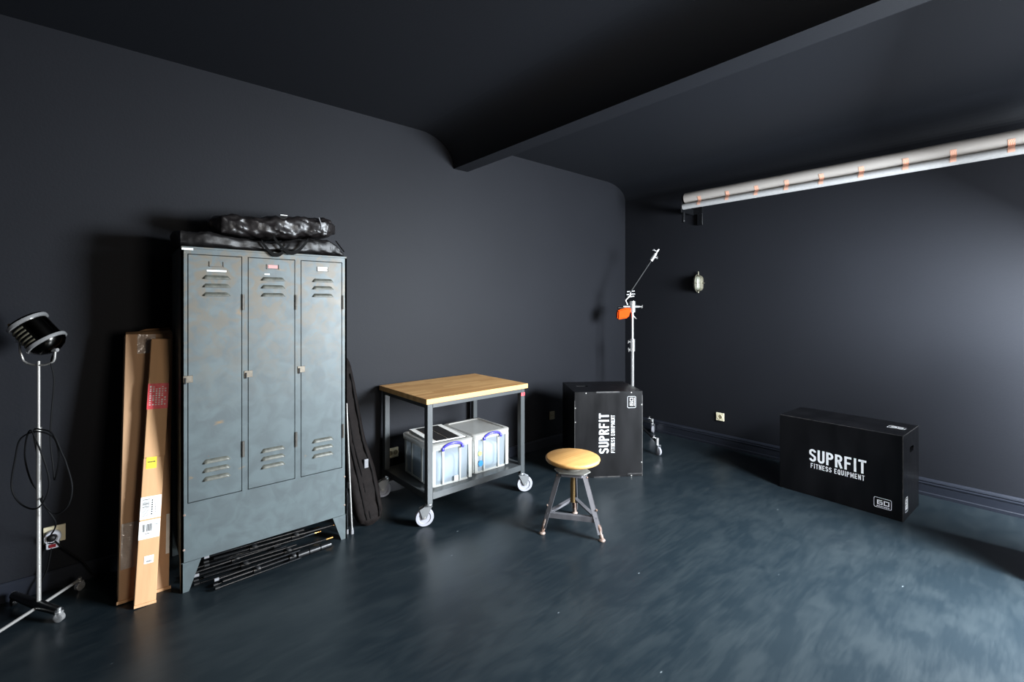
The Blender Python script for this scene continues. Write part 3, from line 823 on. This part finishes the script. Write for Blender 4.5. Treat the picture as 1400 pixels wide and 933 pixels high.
# ------------------------------------------------------------ lettering strokes
def glyph(ch):
    def A(cx, cy, rx, ry, a0, a1, n=8): return [(cx + rx * math.cos(R(a0 + (a1 - a0) * k / n)), cy + ry * math.sin(R(a0 + (a1 - a0) * k / n))) for k in range(n + 1)]
    l, r, b, t, mid = .09, .41, .09, .91, .5; cx = .25; rx = .16; ry = .15
    g = {
        'S': ([A(cx, .76, rx, ry, 0, 180) + [(l, .66)] + [(l + .02, .60), (r - .02, .42), (r, .36)] + A(cx, .24, rx, ry, 0, -180)], .5),
        'U': ([[(l, 1)] + A(cx, .24, rx, ry, 180, 360) + [(r, 1)]], .5),
        'P': ([[(l, 0), (l, t), (cx, t)] + A(cx, .72, rx, .19, 90, -90) + [(l, .53)]], .5),
        'R': ([[(l, 0), (l, t), (cx, t)] + A(cx, .72, rx, .19, 90, -90) + [(l, .53)], [(cx - .01, .53), (r + .03, 0)]], .52),
        'F': ([[(l, 0), (l, t), (.46, t)], [(l, .5), (.40, .5)]], .48),
        'I': ([[(.12, 0), (.12, 1)]], .24),
        'T': ([[(0, t), (.48, t)], [(.24, t), (.24, 0)]], .48),
        'N': ([[(l, 0), (l, 1)], [(l, .98), (r, .02)], [(r, 0), (r, 1)]], .5),
        'E': ([[(.44, t), (l, t), (l, b), (.44, b)], [(l, .5), (.38, .5)]], .47),
        'Q': ([A(cx, .70, rx, .21, 0, 180) + A(cx, .30, rx, .21, 180, 360) + [(r, .70)], [(.26, .24), (.46, -.02)]], .5),
        'M': ([[(l, 0), (l, 1)], [(l, .96), (.30, .25), (.51, .96)], [(.51, 0), (.51, 1)]], .60),
        '6': ([[(.80, .88), (.12, .88), (.12, .12), (.78, .12), (.78, .52), (.12, .52)]], .9),
        '0': ([[(.12, .88), (.78, .88), (.78, .12), (.12, .12), (.12, .95)]], .9),
        ' ': ([], .22)}
    return g[ch]
def ribbon(m, pts, th, place):
    """flat stroke with mitres; place maps (u, v) -> Vector"""
    P = [Vector((x, y)) for x, y in pts]; Q = [P[0]]
    for p in P[1:]:
        if (p - Q[-1]).length > 1e-4: Q.append(p)
    P = Q; n = len(P); Lf, Rt = [], []
    for i in range(n):
        d0 = (P[i] - P[i - 1]).normalized() if i > 0 else (P[1] - P[0]).normalized()
        d1 = (P[i + 1] - P[i]).normalized() if i < n - 1 else d0
        t = (d0 + d1); t = t.normalized() if t.length > 1e-6 else d0
        nrm = Vector((-t.y, t.x)); k = max(.45, nrm.dot(Vector((-d0.y, d0.x)))); h = th / 2 / k
        Lf.append(P[i] + nrm * h); Rt.append(P[i] - nrm * h)
    for i in range(n - 1):
        q = [Lf[i], Rt[i], Rt[i + 1], Lf[i + 1]]
        f0 = [m.b.verts.new(place(x.x, x.y, 0)) for x in q]; f1 = [m.b.verts.new(place(x.x, x.y, 1)) for x in q]
        m.b.faces.new(f1)
        for a_, b_ in ((0, 1), (2, 3), (1, 2), (3, 0)):
            m.b.faces.new((f0[a_], f0[b_], f1[b_], f1[a_]))
def text_width(s, gap): return sum(glyph(c)[1] + gap for c in s) - gap
def write(m, s, place, W_, H_, th=.19, gap=.10):
    tw = text_width(s, gap); x = 0
    for c in s:
        g, wd = glyph(c)
        for st_ in g: ribbon(m, st_, th, lambda u, v, e, x=x: place((x + u) / tw * W_, v * H_, e))
        x += wd + gap
def mark60(parent, place, W_=.105, H_=.062):
    m = MB(); rr = .008
    fr = []
    for (cx, cy, a0) in ((W_ - rr, rr, -90), (W_ - rr, H_ - rr, 0), (rr, H_ - rr, 90), (rr, rr, 180)):
        for k in range(5): an = R(a0 + 22.5 * k); fr.append((cx + rr * math.cos(an), cy + rr * math.sin(an)))
    fr.append(fr[0]); fr.append(fr[1])
    ribbon(m, fr, .0022, place)
    x = 0
    for c in '60':
        g, wd = glyph(c)
        for st_ in g: ribbon(m, st_, .14, lambda u, v, e, x=x: place(.016 + (x + u) * .0385, .020 + v * .034, e))
        x += wd + .08
    for k in range(7): ribbon(m, [(.016 + k * .0105, .010), (.0235 + k * .0105, .010)], .005, place)
    return m.link('size_mark', M['print'], parent, 'white boxed number 60')

# ------------------------------------------------------------ plyo boxes
def plyo(label, loc, rz, w_, d_, h_):
    o = thing('plyometric_box', label, 'jump box', loc, rz, 'black plyometric boxes')
    return o
def panelled(o, w_, d_, h_, holes):
    t = .018
    MB().box(0, w_, 0, t, 0, h_, .0012, 1).link('panel', M['plyo'], o)
    MB().box(0, w_, d_ - t, d_, 0, h_, .0012, 1).link('panel', M['plyo'], o)
    MB().box(0, t, t, d_ - t, 0, h_, .0012, 1).link('panel', M['plyo'], o)
    return t
def holed_panel(o, x0, x1, y0, y1, z0, z1, hc, hr=.035, hl=.1, axis='z', ca='x'):
    """panel with an oblong hand hole. axis = thin axis, ca = long axis of the hole"""
    ax = {'x': 0, 'y': 1, 'z': 2}; A = ax[axis]; rest = [i for i in range(3) if i != A]
    lo = (x0, y0, z0); hi = (x1, y1, z1); i0, i1 = rest
    m = MB(); n = 24; hole = []; outer = []
    for k in range(n):
        an = 2 * PI * (k + .5) / n; c_, s_ = math.cos(an), math.sin(an)
        L_ = (hl - hr) if ax[ca] == i0 else 0; Lv = (hl - hr) if ax[ca] == i1 else 0
        hole.append((hc[0] + hr * c_ + math.copysign(L_, c_), hc[1] + hr * s_ + math.copysign(Lv, s_)))
        # project direction to the outer rectangle
        sx = ((hi[i0] - hc[0]) if c_ > 0 else (hc[0] - lo[i0])) / max(abs(c_), 1e-6); sy = ((hi[i1] - hc[1]) if s_ > 0 else (hc[1] - lo[i1])) / max(abs(s_), 1e-6)
        q = min(sx, sy); outer.append([hc[0] + c_ * q, hc[1] + s_ * q])
    for cx, cy in ((lo[i0], lo[i1]), (hi[i0], lo[i1]), (hi[i0], hi[i1]), (lo[i0], hi[i1])):
        k = min(range(n), key=lambda j: (outer[j][0] - cx) ** 2 + (outer[j][1] - cy) ** 2); outer[k] = [cx, cy]
    def V(p, e):
        v = [0, 0, 0]; v[i0], v[i1] = p; v[A] = (lo[A], hi[A])[e]; return m.b.verts.new(v)
    H = [[V(p, e) for p in hole] for e in (0, 1)]; O = [[V(p, e) for p in outer] for e in (0, 1)]
    for k in range(n):
        j = (k + 1) % n
        for e in (0, 1): m.b.faces.new((H[e][k], H[e][j], O[e][j], O[e][k]))
        m.b.faces.new((H[0][k], H[0][j], H[1][j], H[1][k])); m.b.faces.new((O[0][k], O[0][j], O[1][j], O[1][k]))
    return m.link('panel', M['plyo'], o)
def edge_worn(o, segs):
    m = MB()
    for (x0, x1, y0, y1, z0, z1) in segs: m.box(x0, x1, y0, y1, z0, z1)
    m.link('worn_edge', M['plyoedge'], o, 'pale scuffed edge')
# left: 60 wide, 50 deep, 75 tall
w_, d_, h_ = .60, .50, .738
pa = plyo('tall black jump box standing upright behind the stool, printed lettering reading upwards', (2.980, 2.634, 0), R(-35.35), w_, d_, h_)
t = .018
MB().box(0, w_, 0, t, 0, h_, .0015, 1).link('panel', M['plyo'], pa)
MB().box(0, w_, d_ - t, d_, 0, h_, .0015, 1).link('panel', M['plyo'], pa)
MB().box(0, t, t, d_ - t, 0, h_, .0015, 1).link('panel', M['plyo'], pa)
MB().box(w_ - t, w_, t, d_ - t, 0, h_, .0015, 1).link('panel', M['plyo'], pa)
MB().box(t, w_ - t, t, d_ - t, 0, t).link('panel', M['plyo'], pa)
holed_panel(pa, t, w_ - t, t, d_ - t, h_ - t, h_, (.13, .27), hr=.02, hl=.055, axis='z', ca='x')
edge_worn(pa, [(.19, .395, -.0006, .004, h_ - .012, h_ + .0004), (.17, .40, -.0006, .004, .0, .010), (.47, .60, -.0006, .004, .02, .028), (w_ - .006, w_ + .0005, -.0006, .004, .0, h_ * .95), (-.0005, .004, -.0006, .004, .03, h_ * .9)])
m = MB()
for (x_, z_) in ((.006, .60), (.006, .48), (.10, h_ - .012), (.5, h_ - .012), (w_ - .008, .62), (w_ - .008, .12), (.50, .008)):
    m.lathe([(0, .0015), (.005, .001), (.006, -.001)], 10, Matrix.Translation((x_, 0, z_)) @ Mx)
m.link('screw', M['steel'], pa)
# text reads upward: u along +z, v along -x
pb = pa
x_base = .300; zb_ = .205
pl1 = lambda u, v, e: Vector((x_base - v, -.0003 - .0008 * e, zb_ + u))
m = MB(); write(m, 'SUPRFIT', pl1, .345, .088, th=.155, gap=.09); m.link('brand_lettering', M['print'], pa)
pl2 = lambda u, v, e: Vector((x_base + .052 - v, -.0003 - .0008 * e, zb_ + .004 + u))
m = MB(); write(m, 'FITNESS EQUIPMENT', pl2, .325, .034, th=.125, gap=.12); m.link('brand_lettering', M['print'], pa)
mark60(pa, lambda u, v, e: Vector((.538 - v, -.0003 - .0008 * e, .594 + u)), .098, .072)
# right: 78 wide, 44 deep, 59 high, long side to the room
w_, d_, h_ = .785, .44, .59
pb = plyo('low black jump box lying lengthwise by the right wall, printed lettering on its side', (4.117, 1.423, 0), R(-92.6), w_, d_, h_)
MB().box(0, w_, 0, t, 0, h_, .0015, 1).link('panel', M['plyo'], pb)
MB().box(0, w_, d_ - t, d_, 0, h_, .0015, 1).link('panel', M['plyo'], pb)
MB().box(0, t, t, d_ - t, 0, h_, .0015, 1).link('panel', M['plyo'], pb)
holed_panel(pb, w_ - t, w_, t, d_ - t, 0, h_, (.23, .46), hr=.02, hl=.055, axis='x', ca='y')
MB().box(t, w_ - t, t, d_ - t, h_ - t, h_, .0005, 1).link('panel', M['plyo'], pb)
MB().box(t, w_ - t, t, d_ - t, 0, t).link('panel', M['plyo'], pb)
edge_worn(pb, [(.0, w_, -.0006, .003, h_ - .003, h_ + .0004), (w_ - .004, w_ + .0005, -.0006, .003, .0, h_), (w_ - .003, w_ + .0005, 0, d_, h_ - .003, h_ + .0004)])
pr1 = lambda u, v, e: Vector((.213 + u, -.0003 - .0008 * e, .268 + v))
m = MB(); write(m, 'SUPRFIT', pr1, .365, .098, th=.155, gap=.09); m.link('brand_lettering', M['print'], pb)
pr2 = lambda u, v, e: Vector((.224 + u, -.0003 - .0008 * e, .218 + v))
m = MB(); write(m, 'FITNESS EQUIPMENT', pr2, .345, .038, th=.125, gap=.12); m.link('brand_lettering', M['print'], pb)
mark60(pb, lambda u, v, e: Vector((.623 + u, -.0003 - .0008 * e, .058 + v)), .098, .068)
mark60(pb, lambda u, v, e: Vector((.650 + u, .20 + v * 1.15, h_ + .0003 + .0008 * e)), .098, .068)
mark60(pb, lambda u, v, e: Vector((w_ + .0003 + .0008 * e, .115 - v, .05 + u)), .098, .068)

# ------------------------------------------------------------ boom stand in the corner
bs = thing('boom_stand', 'chrome boom stand with wheels and orange counterweight behind the tall jump box', 'light stand', (4.245, 2.925, 0))
MB().cyl((0, 0, .14), (0, 0, 1.02), .0175, seg=20).link('column', M['chrome'], bs)
MB().cyl((0, 0, 1.0), (0, 0, 1.48), .0135, seg=20).link('column', M['chrome'], bs)
def knob(m, p, d, r=.016):
    p = Vector(p); d = Vector(d).normalized()
    m.cyl(p, p + d * .04, .005, seg=8)
    e = p + d * .044; s_ = d.orthogonal().normalized()
    m.tube([e - s_ * .024 - d * .010, e - s_ * .009, e + s_ * .009, e + s_ * .024 + d * .010], [.004, .0065, .0065, .004], 8)
cl = MB().cyl((0, 0, .98), (0, 0, 1.11), .027, seg=20).link('clamp', M['chrome'], bs)
Rt = Vector((.757, -.653, 0))
m = MB(); knob(m, (0, 0, 1.08), -Rt); knob(m, (0, 0, 1.01), -Rt * .8 + Vector((0, 0, -.3))); m.link('clamp_lever', M['steel'], cl)
hd = MB().cyl((0, 0, 1.40), (0, 0, 1.52), .032, seg=20).cyl(tuple(-Rt * .10 + Vector((0, 0, 1.46))), tuple(Rt * .075 + Vector((0, 0, 1.46))), .013, seg=12).link('boom_head', M['chrome'], bs)
m = MB(); knob(m, (0, 0, 1.37), Rt * .6 + Vector((0, 0, -.6))); knob(m, tuple(Rt * .06 + Vector((0, 0, 1.46))), Rt); m.link('clamp_lever', M['steel'], hd)
# pivot plates + handle
p0 = -Rt * .055 + Vector((0, 0, 1.48)); p1 = Vector((4.231 - 4.245, 2.94 - 2.925, 1.60)); 
m = MB().tube([p0, p0 + Vector((-.02, .01, .05)), p1 + Vector((-.01, 0, -.02)), p1 + Vector((.0, 0, .02))], .010, 10)
for dz in (-.035, -.01, .022): 
    m.cyl(tuple(p1 - Rt * (.045 - abs(dz) * .3) + Vector((0, 0, dz))), tuple(p1 + Rt * (.05 - abs(dz) * .3) + Vector((0, 0, dz + .008))), .008, seg=8)
m.link('pivot_bracket', M['chrome'], hd)
tip = Vector((4.458 - 4.245, 2.744 - 2.925, 2.073)); lo_ = p1 + Vector((-.01, .01, 0))
dirb = (tip - lo_).normalized()
bm_ = MB().cyl(tuple(lo_), tuple(tip - dirb * .10), .0125, .010, 16).link('boom_arm', M['armblack'], bs)
m = MB().cyl(tuple(tip - dirb * .14), tuple(tip - dirb * .05), .020, seg=14).cyl(tuple(tip - dirb * .05), tuple(tip + dirb * .01), .009, seg=10)
knob(m, tuple(tip - dirb * .10), Rt); knob(m, tuple(tip - dirb * .02), -Rt + Vector((0, 0, .5))); m.link('boom_grip_head', M['chrome'], bm_)
# orange counterweight bag hanging below a bar
cwp = Vector((4.172 - 4.245, 2.99 - 2.925, 1.385))
m = MB()
T = Matrix.Translation(cwp) @ Matrix.Rotation(R(-40.8), 4, 'Z') @ Matrix.Rotation(R(-14), 4, 'Y')
poly = [(-.085, -.045), (.035, -.055), (.085, .030), (.060, .055), (-.045, .055), (-.060, .045)]
m.prism(poly, 'y', -.045, .045, T)
bmesh.ops.bevel(m.b, geom=list(m.b.edges), offset=.014, segments=3, affect='EDGES')
cw = m.link('counterweight', M['orange'], bs, 'orange counterweight bag', smooth_angle=50)
MB().cyl(tuple(cwp - Rt * .06 + Vector((0, 0, .062))), tuple(cwp + Rt * .05 + Vector((0, 0, .068))), .014, seg=12).link('hanging_bar', M['blacksteel'], cw)
# base: three legs with castors
for k, (tx, ty) in enumerate(((4.735, 2.975), (4.055, 2.485), (3.99, 3.33))):
    e = Vector((tx - 4.245, ty - 2.925, 0)); d = e.normalized()
    lg = MB().tube([d * .02 + Vector((0, 0, .24)), d * .12 + Vector((0, 0, .22)), e * .93 + Vector((0, 0, .125))], .0125, 12).link('leg', M['blacksteel'], bs)
    cp = MB().cyl(tuple(e * .93 + Vector((0, 0, .10))), tuple(e * .93 + Vector((0, 0, .165))), .016, seg=14)
    knob(cp, tuple(e * .93 + Vector((0, 0, .15))), -Rt * .7 + Vector((0, 0, .5)))
    c_ = cp.link('castor_socket', M['chrome'], lg)
    A = Matrix.Translation(e * .97 + Vector((0, 0, .042))) @ Matrix.Rotation(R(20 + 50 * k), 4, 'Z')
    m = MB()
    for s_ in (-1, 1): m.prism([(-.016, .058), (.016, .058), (.010, -.006), (-.010, -.006)], 'y', s_ * .017 - .0015, s_ * .017 + .0015, A)
    m.box(-.016, .016, -.018, .018, .054, .060, M=A)
    fk = m.link('castor_fork', M['cast'], c_)
    MB().lathe([(0, -.012), (.036, -.012), (.042, -.008), (.042, .008), (.036, .012), (0, .012)], 28, A @ Mx).link('castor_wheel', M['wheel'], c_)
MB().cyl((0, 0, .12), (0, 0, .27), .030, seg=20).link('base_hub', M['chrome'], bs)

# ------------------------------------------------------------ floor lamp, left
FX, FY = -.272, 3.150
fl = thing('studio_lamp', 'small chrome spotlight on a thin rolling stand near the left wall outlet', 'lamp', (FX, FY, 0))
MB().cyl((0, 0, .05), (0, 0, .895), .0090, seg=16).cyl((0, 0, .89), (0, 0, 1.222), .0062, seg=14).cyl((0, 0, .885), (0, 0, .905), .0115, seg=14).link('pole', M['steel'], fl)
# base: chrome rod and black cast bar crossing
e1 = Vector((-.135 - FX, 3.300 - FY, .055)); e2 = -e1 * 1.05; e2.z = .045
rod = MB().tube([e2, Vector((0, 0, .048)), e1], .0075, 10).link('base_rod', M['steel'], fl)
b1_, b2_ = Vector((-.375 - FX, 3.345 - FY, .050)), Vector((-.195 - FX, 3.035 - FY, .050))
bar = MB().tube([b1_, Vector((0, 0, .055)), b2_], [.018, .022, .018], 12).link('base_bar', M['blacksteel'], fl, 'black cast cross bar')
for k, (e, par) in enumerate(((e1, rod), (e2, rod), (b1_, bar), (b2_, bar))):
    A = Matrix.Translation((e.x, e.y, .021)) @ Matrix.Rotation(R(40 + 35 * k), 4, 'Z')
    fk = MB().cyl((e.x, e.y, .03), (e.x, e.y, .066), .008, seg=12).box(-.010, .010, -.013, .013, .018, .026, M=A).link('castor_fork', M['chrome'], par)
    MB().lathe([(0, -.009), (.015, -.012), (.021, -.009), (.021, .009), (.015, .012), (0, .009)], 24, A @ Mx).link('castor_wheel', M['chrome'] if k != 2 else M['blackrubber'], fk)
# head
Fw = Vector((.653, .757, 0))
hc = Vector((0, 0, 1.352)) + Rt * .0
ax = (Rt * -53 + Vector((0, 0, 1)) * 72 - Fw * 16).normalized()
T = Matrix.Translation(hc) @ ax.to_track_quat('Z', 'Y').to_matrix().to_4x4()
rr = .074
m = MB().lathe([(.0, .084), (rr * .9, .084), (rr * .98, .078), (rr * .98, .068), (rr * .93, .066), (rr * .93, -.055), (rr * .90, -.055)], 48, T)
drum = m.link('lamp_housing', M['darkchrome'], fl, 'dark polished housing')
m = MB()
for zz, r2 in ((.066, rr * 1.06), (-.052, rr * 1.08)):
    m.lathe([(rr * .9, zz + .009), (r2, zz + .007), (r2 * 1.01, zz), (r2, zz - .007), (rr * .9, zz - .009)], 48, T)
m.link('rim', M['chrome'], drum)
m = MB().lathe([(rr * .98, -.058), (rr * .90, -.072), (rr * .68, -.090), (rr * .38, -.102), (.0, -.106)], 40, T); m.link('back_dome', M['darkchrome'], drum)
# warm cooling ribs round the side facing the camera
m = MB()
for k in range(5):
    zz = -.030 + k * .018
    pts = []
    q = T.to_3x3().inverted() @ (-Fw * .8 - Rt * .4)
    a0 = math.atan2(q.y, q.x)
    for j in range(13):
        an = a0 + R(-42 + 84 * j / 12); pts.append(T @ Vector((rr * .955 * math.cos(an), rr * .955 * math.sin(an), zz)))
    m.tube(pts, .0042, 8)
m.link('cooling_rib', M['castalu'], drum)
# yoke
side = Rt * .757 + Vector((0, 0, 1)) * -.0
sd = (Rt - ax * Rt.dot(ax)).normalized() * 1.0
pv1 = Vector((0, 0, 1.318)) - Rt * .082 - Fw * .01; pv2 = Vector((0, 0, 1.275)) + Rt * .080
pts = [pv1, pv1 + Vector((0, 0, -.05)) + Rt * .004]
for k in range(9):
    an = R(180 + 180 * k / 8); pts.append(Rt * (.076 * math.cos(an)) + Vector((0, 0, 1.232 + .030 * math.sin(an))))
pts += [pv2 + Rt * .0]
MB().tube(pts, .0048, 8).link('yoke', M['steel'], fl)
MB().cyl(tuple(pv1 + Rt * .012), tuple(pv1 - Rt * .012), .009, seg=12).cyl(tuple(pv2 - Rt * .014), tuple(pv2 + Rt * .010), .009, seg=12).link('yoke_screw', M['chrome'], fl)
MB().cyl(tuple(hc + ax * .05 - Rt * .085), tuple(hc + ax * .055 - Rt * .100), .006, seg=10).link('knob', M['brass'], fl)
# cord with loops
def smooth(pts, n=6):
    pts = [Vector(p) for p in pts]; out = []
    P = [pts[0]] + pts + [pts[-1]]
    for i in range(1, len(P) - 2):
        for k in range(n):
            t = k / n; a_, b_, c_, d_ = P[i - 1], P[i], P[i + 1], P[i + 2]
            out.append(.5 * ((2 * b_) + (-a_ + c_) * t + (2 * a_ - 5 * b_ + 4 * c_ - d_) * t * t + (-a_ + 3 * b_ - 3 * c_ + d_) * t ** 3))
    out.append(pts[-1]); return out
def cp_(s, z, f=0.0): return Vector((0, 0, z)) + Rt * s - Fw * f
dome = T @ Vector((0, 0, -.104))
PL = [(-.236, 3.136, 1.259)]
k_ = .0035
def px(u, v, f=.0): return cp_((u - 52.9) * k_, 1.5 + (414.5 - v) * k_, f)
cord = [dome, px(70, 495, 0), px(74, 520), px(71, 560), px(69, 600), px(73, 640), px(78, 655, .01), px(86, 625, .02), px(80, 598, .02), px(60, 588, .03), px(36, 598, .025), px(27, 625, .02), px(22, 665, .02), px(36, 688, .02),
        px(62, 690, .03), px(76, 655, .03), px(60, 592, .045), px(44, 592, .02), px(34, 625, .0), px(40, 660, -.01), px(52, 680, -.02), px(62, 683, .02), px(80, 700, .02), px(98, 690, .02), px(104, 664, .02), px(96, 632, .02), px(90, 618, .02), px(78, 592, .02), px(62, 586, .02),
        px(52, 590, .02), px(50, 640, -.015), px(54, 690, -.02), px(62, 722, -.05), Vector((-.248 - FX, YA - .07 - FY, .300))]
MB().tube(smooth(cord, 6), .0035, 7).link('cord', M['cable'], fl)

# outlets
def outlet(label, name, loc, facing, w_, h_, mm, holes, group):
    """facing: 'y' -> on back wall, 'x' -> on right wall"""
    o = thing(name, label, 'outlet', loc, 0 if facing == 'y' else R(-90), group)
    MB().box(-w_ / 2, w_ / 2, -.012, -.0002, -h_ / 2, h_ / 2, .003, 2).link('cover_plate', mm, o)
    for cx in holes:
        m = MB().lathe([(.020, -.0005), (.022, -.003), (.026, -.003), (.027, .0)], 28, Matrix.Translation((cx, -.012, 0)) @ Matrix.Rotation(R(-90), 4, 'X'))
        sk = m.link('socket_ring', mm, o)
        MB().lathe([(0, -.0004), (.020, -.0004)], 28, Matrix.Translation((cx, -.0121, 0)) @ Mx).cyl((cx, -.0124, 0), (cx, -.0128, 0), .0195, seg=24).link('socket', M['beigeout'], sk)
        MB().cyl((cx - .0095, -.0127, 0), (cx - .0095, -.0134, 0), .003, seg=10).cyl((cx + .0095, -.0127, 0), (cx + .0095, -.0134, 0), .003, seg=10).link('pin_hole', M['dark'], sk)
    return o
outlet('small square cream outlet low on the right wall', 'wall_outlet', (XB, 2.23, .309), 'x', .082, .082, M['cream'], (0,), 'wall outlets')
outlet('cream double outlet on the back wall seen behind the trolley leg', 'wall_outlet', (1.684, YA, .304), 'y', .100, .078, M['cream'], (-.0, .03)[:0] or (-.022, .024), 'wall outlets')
outlet('dim beige outlet low on the back wall between trolley and tall jump box', 'wall_outlet', (3.502, YA, .313), 'y', .072, .085, M['beigeout'], (0,), 'wall outlets')
ol = outlet('cream outlet behind the thin lamp stand with an adapter plugged in', 'wall_outlet', (-.236, YA, .284), 'y', .084, .086, M['cream'], (), 'wall outlets')
ad = thing('plug_adapter', 'round white plug adapter with red switch in the outlet behind the lamp', 'plug', (-.242, YA - .013, .275))
MB().lathe([(0, .0), (.030, .0), (.034, .008), (.034, .030), (.030, .036), (.022, .036), (.020, .030), (0, .030)], 32, Matrix.Translation((0, 0, .004)) @ Mx).link('adapter_body', M['plast'], ad)
MB().box(-.024, .026, -.036, -.001, -.052, -.010, .006, 2).link('adapter_foot', M['plast'], ad)
MB().box(-.013, .014, -.0405, -.035, -.044, -.026, .002, 1).link('switch', M['redplug'], ad, 'dark red switch')
MB().lathe([(0, .028), (.018, .030), (.017, .052), (.010, .058), (0, .058)], 20, Matrix.Translation((0, 0, .008)) @ Mx).link('plug', M['blackrubber'], ad, 'black plug')
pts = smooth([(-.232, YA - .045, .262), (-.215, YA - .05, .235), (-.165, YA - .045, .165), (-.125, YA - .04, .11), (-.09, YA - .045, .04), (-.05, YA - .05, .006), (.0, YA - .06, .006)], 8)
tag(MB().tube(pts, .0042, 8).link('power_cable', M['cable']), 'black cable running down right from the adapter to the floor', 'cable')
pts = smooth([(-.246, YA - .045, .228), (-.250, YA - .05, .19), (-.262, YA - .055, .12), (-.285, YA - .065, .06), (-.292, YA - .08, .006), (-.30, YA - .11, .006)], 8)
tag(MB().tube(pts, .0042, 8).link('power_cable', M['cable']), 'black cable dropping from the adapter behind the lamp stand', 'cable')

# ------------------------------------------------------------ backdrop rolls on the right wall
yl, yr = 2.485, -.04
bk = thing('backdrop_roll', 'long off-white backdrop paper roll high on the right wall', 'backdrop roll', (4.57, yl, 2.602))
m = MB(); n = 40; rings = []
MB().lathe([(.030, 0), (.056, 0), (.0565, .01)] + [(.0565 + .0012 * math.sin(k * 1.7), .1 + k * .12) for k in range(20)] + [(.056, yl - yr), (.030, yl - yr)], 40, Matrix.Rotation(R(90), 4, 'X')).link('paper_roll', M['roll'], bk)
b2k = thing('core_tube', 'thin white tube taped under the big backdrop roll on the right wall', 'tube', (4.535, yl + .012, 2.512))
MB().lathe([(.024, 0), (.0295, 0), (.0295, yl - yr + .012), (.024, yl - yr + .012)], 32, Matrix.Rotation(R(90), 4, 'X')).link('tube', M['tubew'], b2k)
MB().lathe([(.0, .012), (.024, .012), (.024, .014), (0, .014)], 24, Matrix.Rotation(R(90), 4, 'X')).link('end_plug', M['roll'], b2k)
for i, y in enumerate((2.314, 2.032, 1.762, 1.504, 1.241, .967, .695, .431, .15)):
    # strip of tape bent over both tubes
    m = MB(); wv = .017; sk = random.uniform(-.006, .006)
    prof_ = []
    for k in range(7):
        an = R(180 + 12 + 50 * k / 6); prof_.append((4.57 + .0585 * math.cos(an), 2.602 + .0585 * math.sin(an)))
    prof_ = prof_[:6]
    for k in range(6):
        an = R(150 + 50 * k / 5); prof_.append((4.535 + .0312 * math.cos(an), 2.512 + .0312 * math.sin(an)))
    for (p, q) in zip(prof_[:-1], prof_[1:]):
        for e_ in (0, -.0006): m.quad([(p[0] + e_, y - wv, p[1]), (p[0] + e_, y + wv, p[1]), (q[0] + e_, y + wv + sk, q[1]), (q[0] + e_, y - wv + sk, q[1])])
    kinds = ['first and farthest', 'second', 'third', 'fourth', 'fifth', 'sixth', 'seventh', 'eighth', 'ninth and nearest']
    o = m.link('tape_strip', M['tape']); tag(o, 'short peach striped tape piece on the backdrop roll, %s from the corner end' % kinds[i], 'tape', 'tape pieces on the backdrop roll')
br = thing('roll_bracket', 'black wall bracket holding the corner end of the backdrop rolls', 'bracket', (XB, 2.44, 2.5))
MB().box(-.030, -.0005, -.030, .030, -.16, .14, .002, 1).link('wall_plate', M['blacksteel'], br)
MB().box(-.290, -.030, .066, .076, -.045, .02, .002, 1).box(-.275, -.2, .066, .076, .0, .13, .002, 1).box(-.04, -.028, -.03, .076, -.04, .02).link('arm', M['blacksteel'], br)
MB().box(-.265, -.235, .052, .076, -.150, -.04, .002, 1).link('hook', M['blacksteel'], br)
MB().cyl((-.27, .051, -.135), (-.264, .051, -.135), .005, seg=10).link('screw', M['chrome'], br)

# ------------------------------------------------------------ bulkhead light
bh = thing('bulkhead_light', 'small oval cast metal bulkhead light mounted on the right wall', 'wall light', (XB, 2.461, 1.714), R(-90))
def oval(m, rows, M_=None, seg=40, w2=.042, h2=.082):
    rg = []
    for (s_, y) in rows:
        r = []
        for k in range(seg):
            an = 2 * PI * k / seg; c_, sn = math.cos(an), math.sin(an)
            r.append(m.b.verts.new(Vector(((w2 * s_) * c_, y, (w2 * s_) * sn + math.copysign((h2 - w2) * (1 if abs(sn) > 1e-6 else 0), sn)))))
        rg.append(r)
    for A, B in zip(rg[:-1], rg[1:]):
        for k in range(seg): m.b.faces.new((A[k], A[(k + 1) % seg], B[(k + 1) % seg], B[k])).smooth = True
    m.b.faces.new(rg[-1]); m.b.faces.new(rg[0][::-1])
m = MB(); oval(m, [(1.12, 0), (1.12, -.030), (1.0, -.036), (1.0, -.045), (.92, -.048)]); m.link('housing', M['castalu'], bh)
m = MB(); oval(m, [(.84, -.044), (.80, -.065), (.62, -.082), (.30, -.090)]); m.link('glass', M['lampglass'], bh, 'pale glass dome')
m = MB()
for a_ in (0,):
    m.tube([(0, -.046, .094), (0, -.080, .075), (0, -.096, .03), (0, -.096, -.03), (0, -.080, -.075), (0, -.046, -.094)], .0035, 8)
m.tube([(-.044, -.046, 0), (-.03, -.086, 0), (0, -.097, 0), (.03, -.086, 0), (.044, -.046, 0)], .0035, 8)
m.link('guard', M['castalu'], bh)
MB().cyl((0, -.02, .088), (0, -.02, .128), .009, .005, 12).cyl((.046, -.02, 0), (.070, -.02, 0), .008, .004, 12).cyl((0, -.02, -.088), (0, -.02, -.104), .008, seg=12).link('lug', M['castalu'], bh)
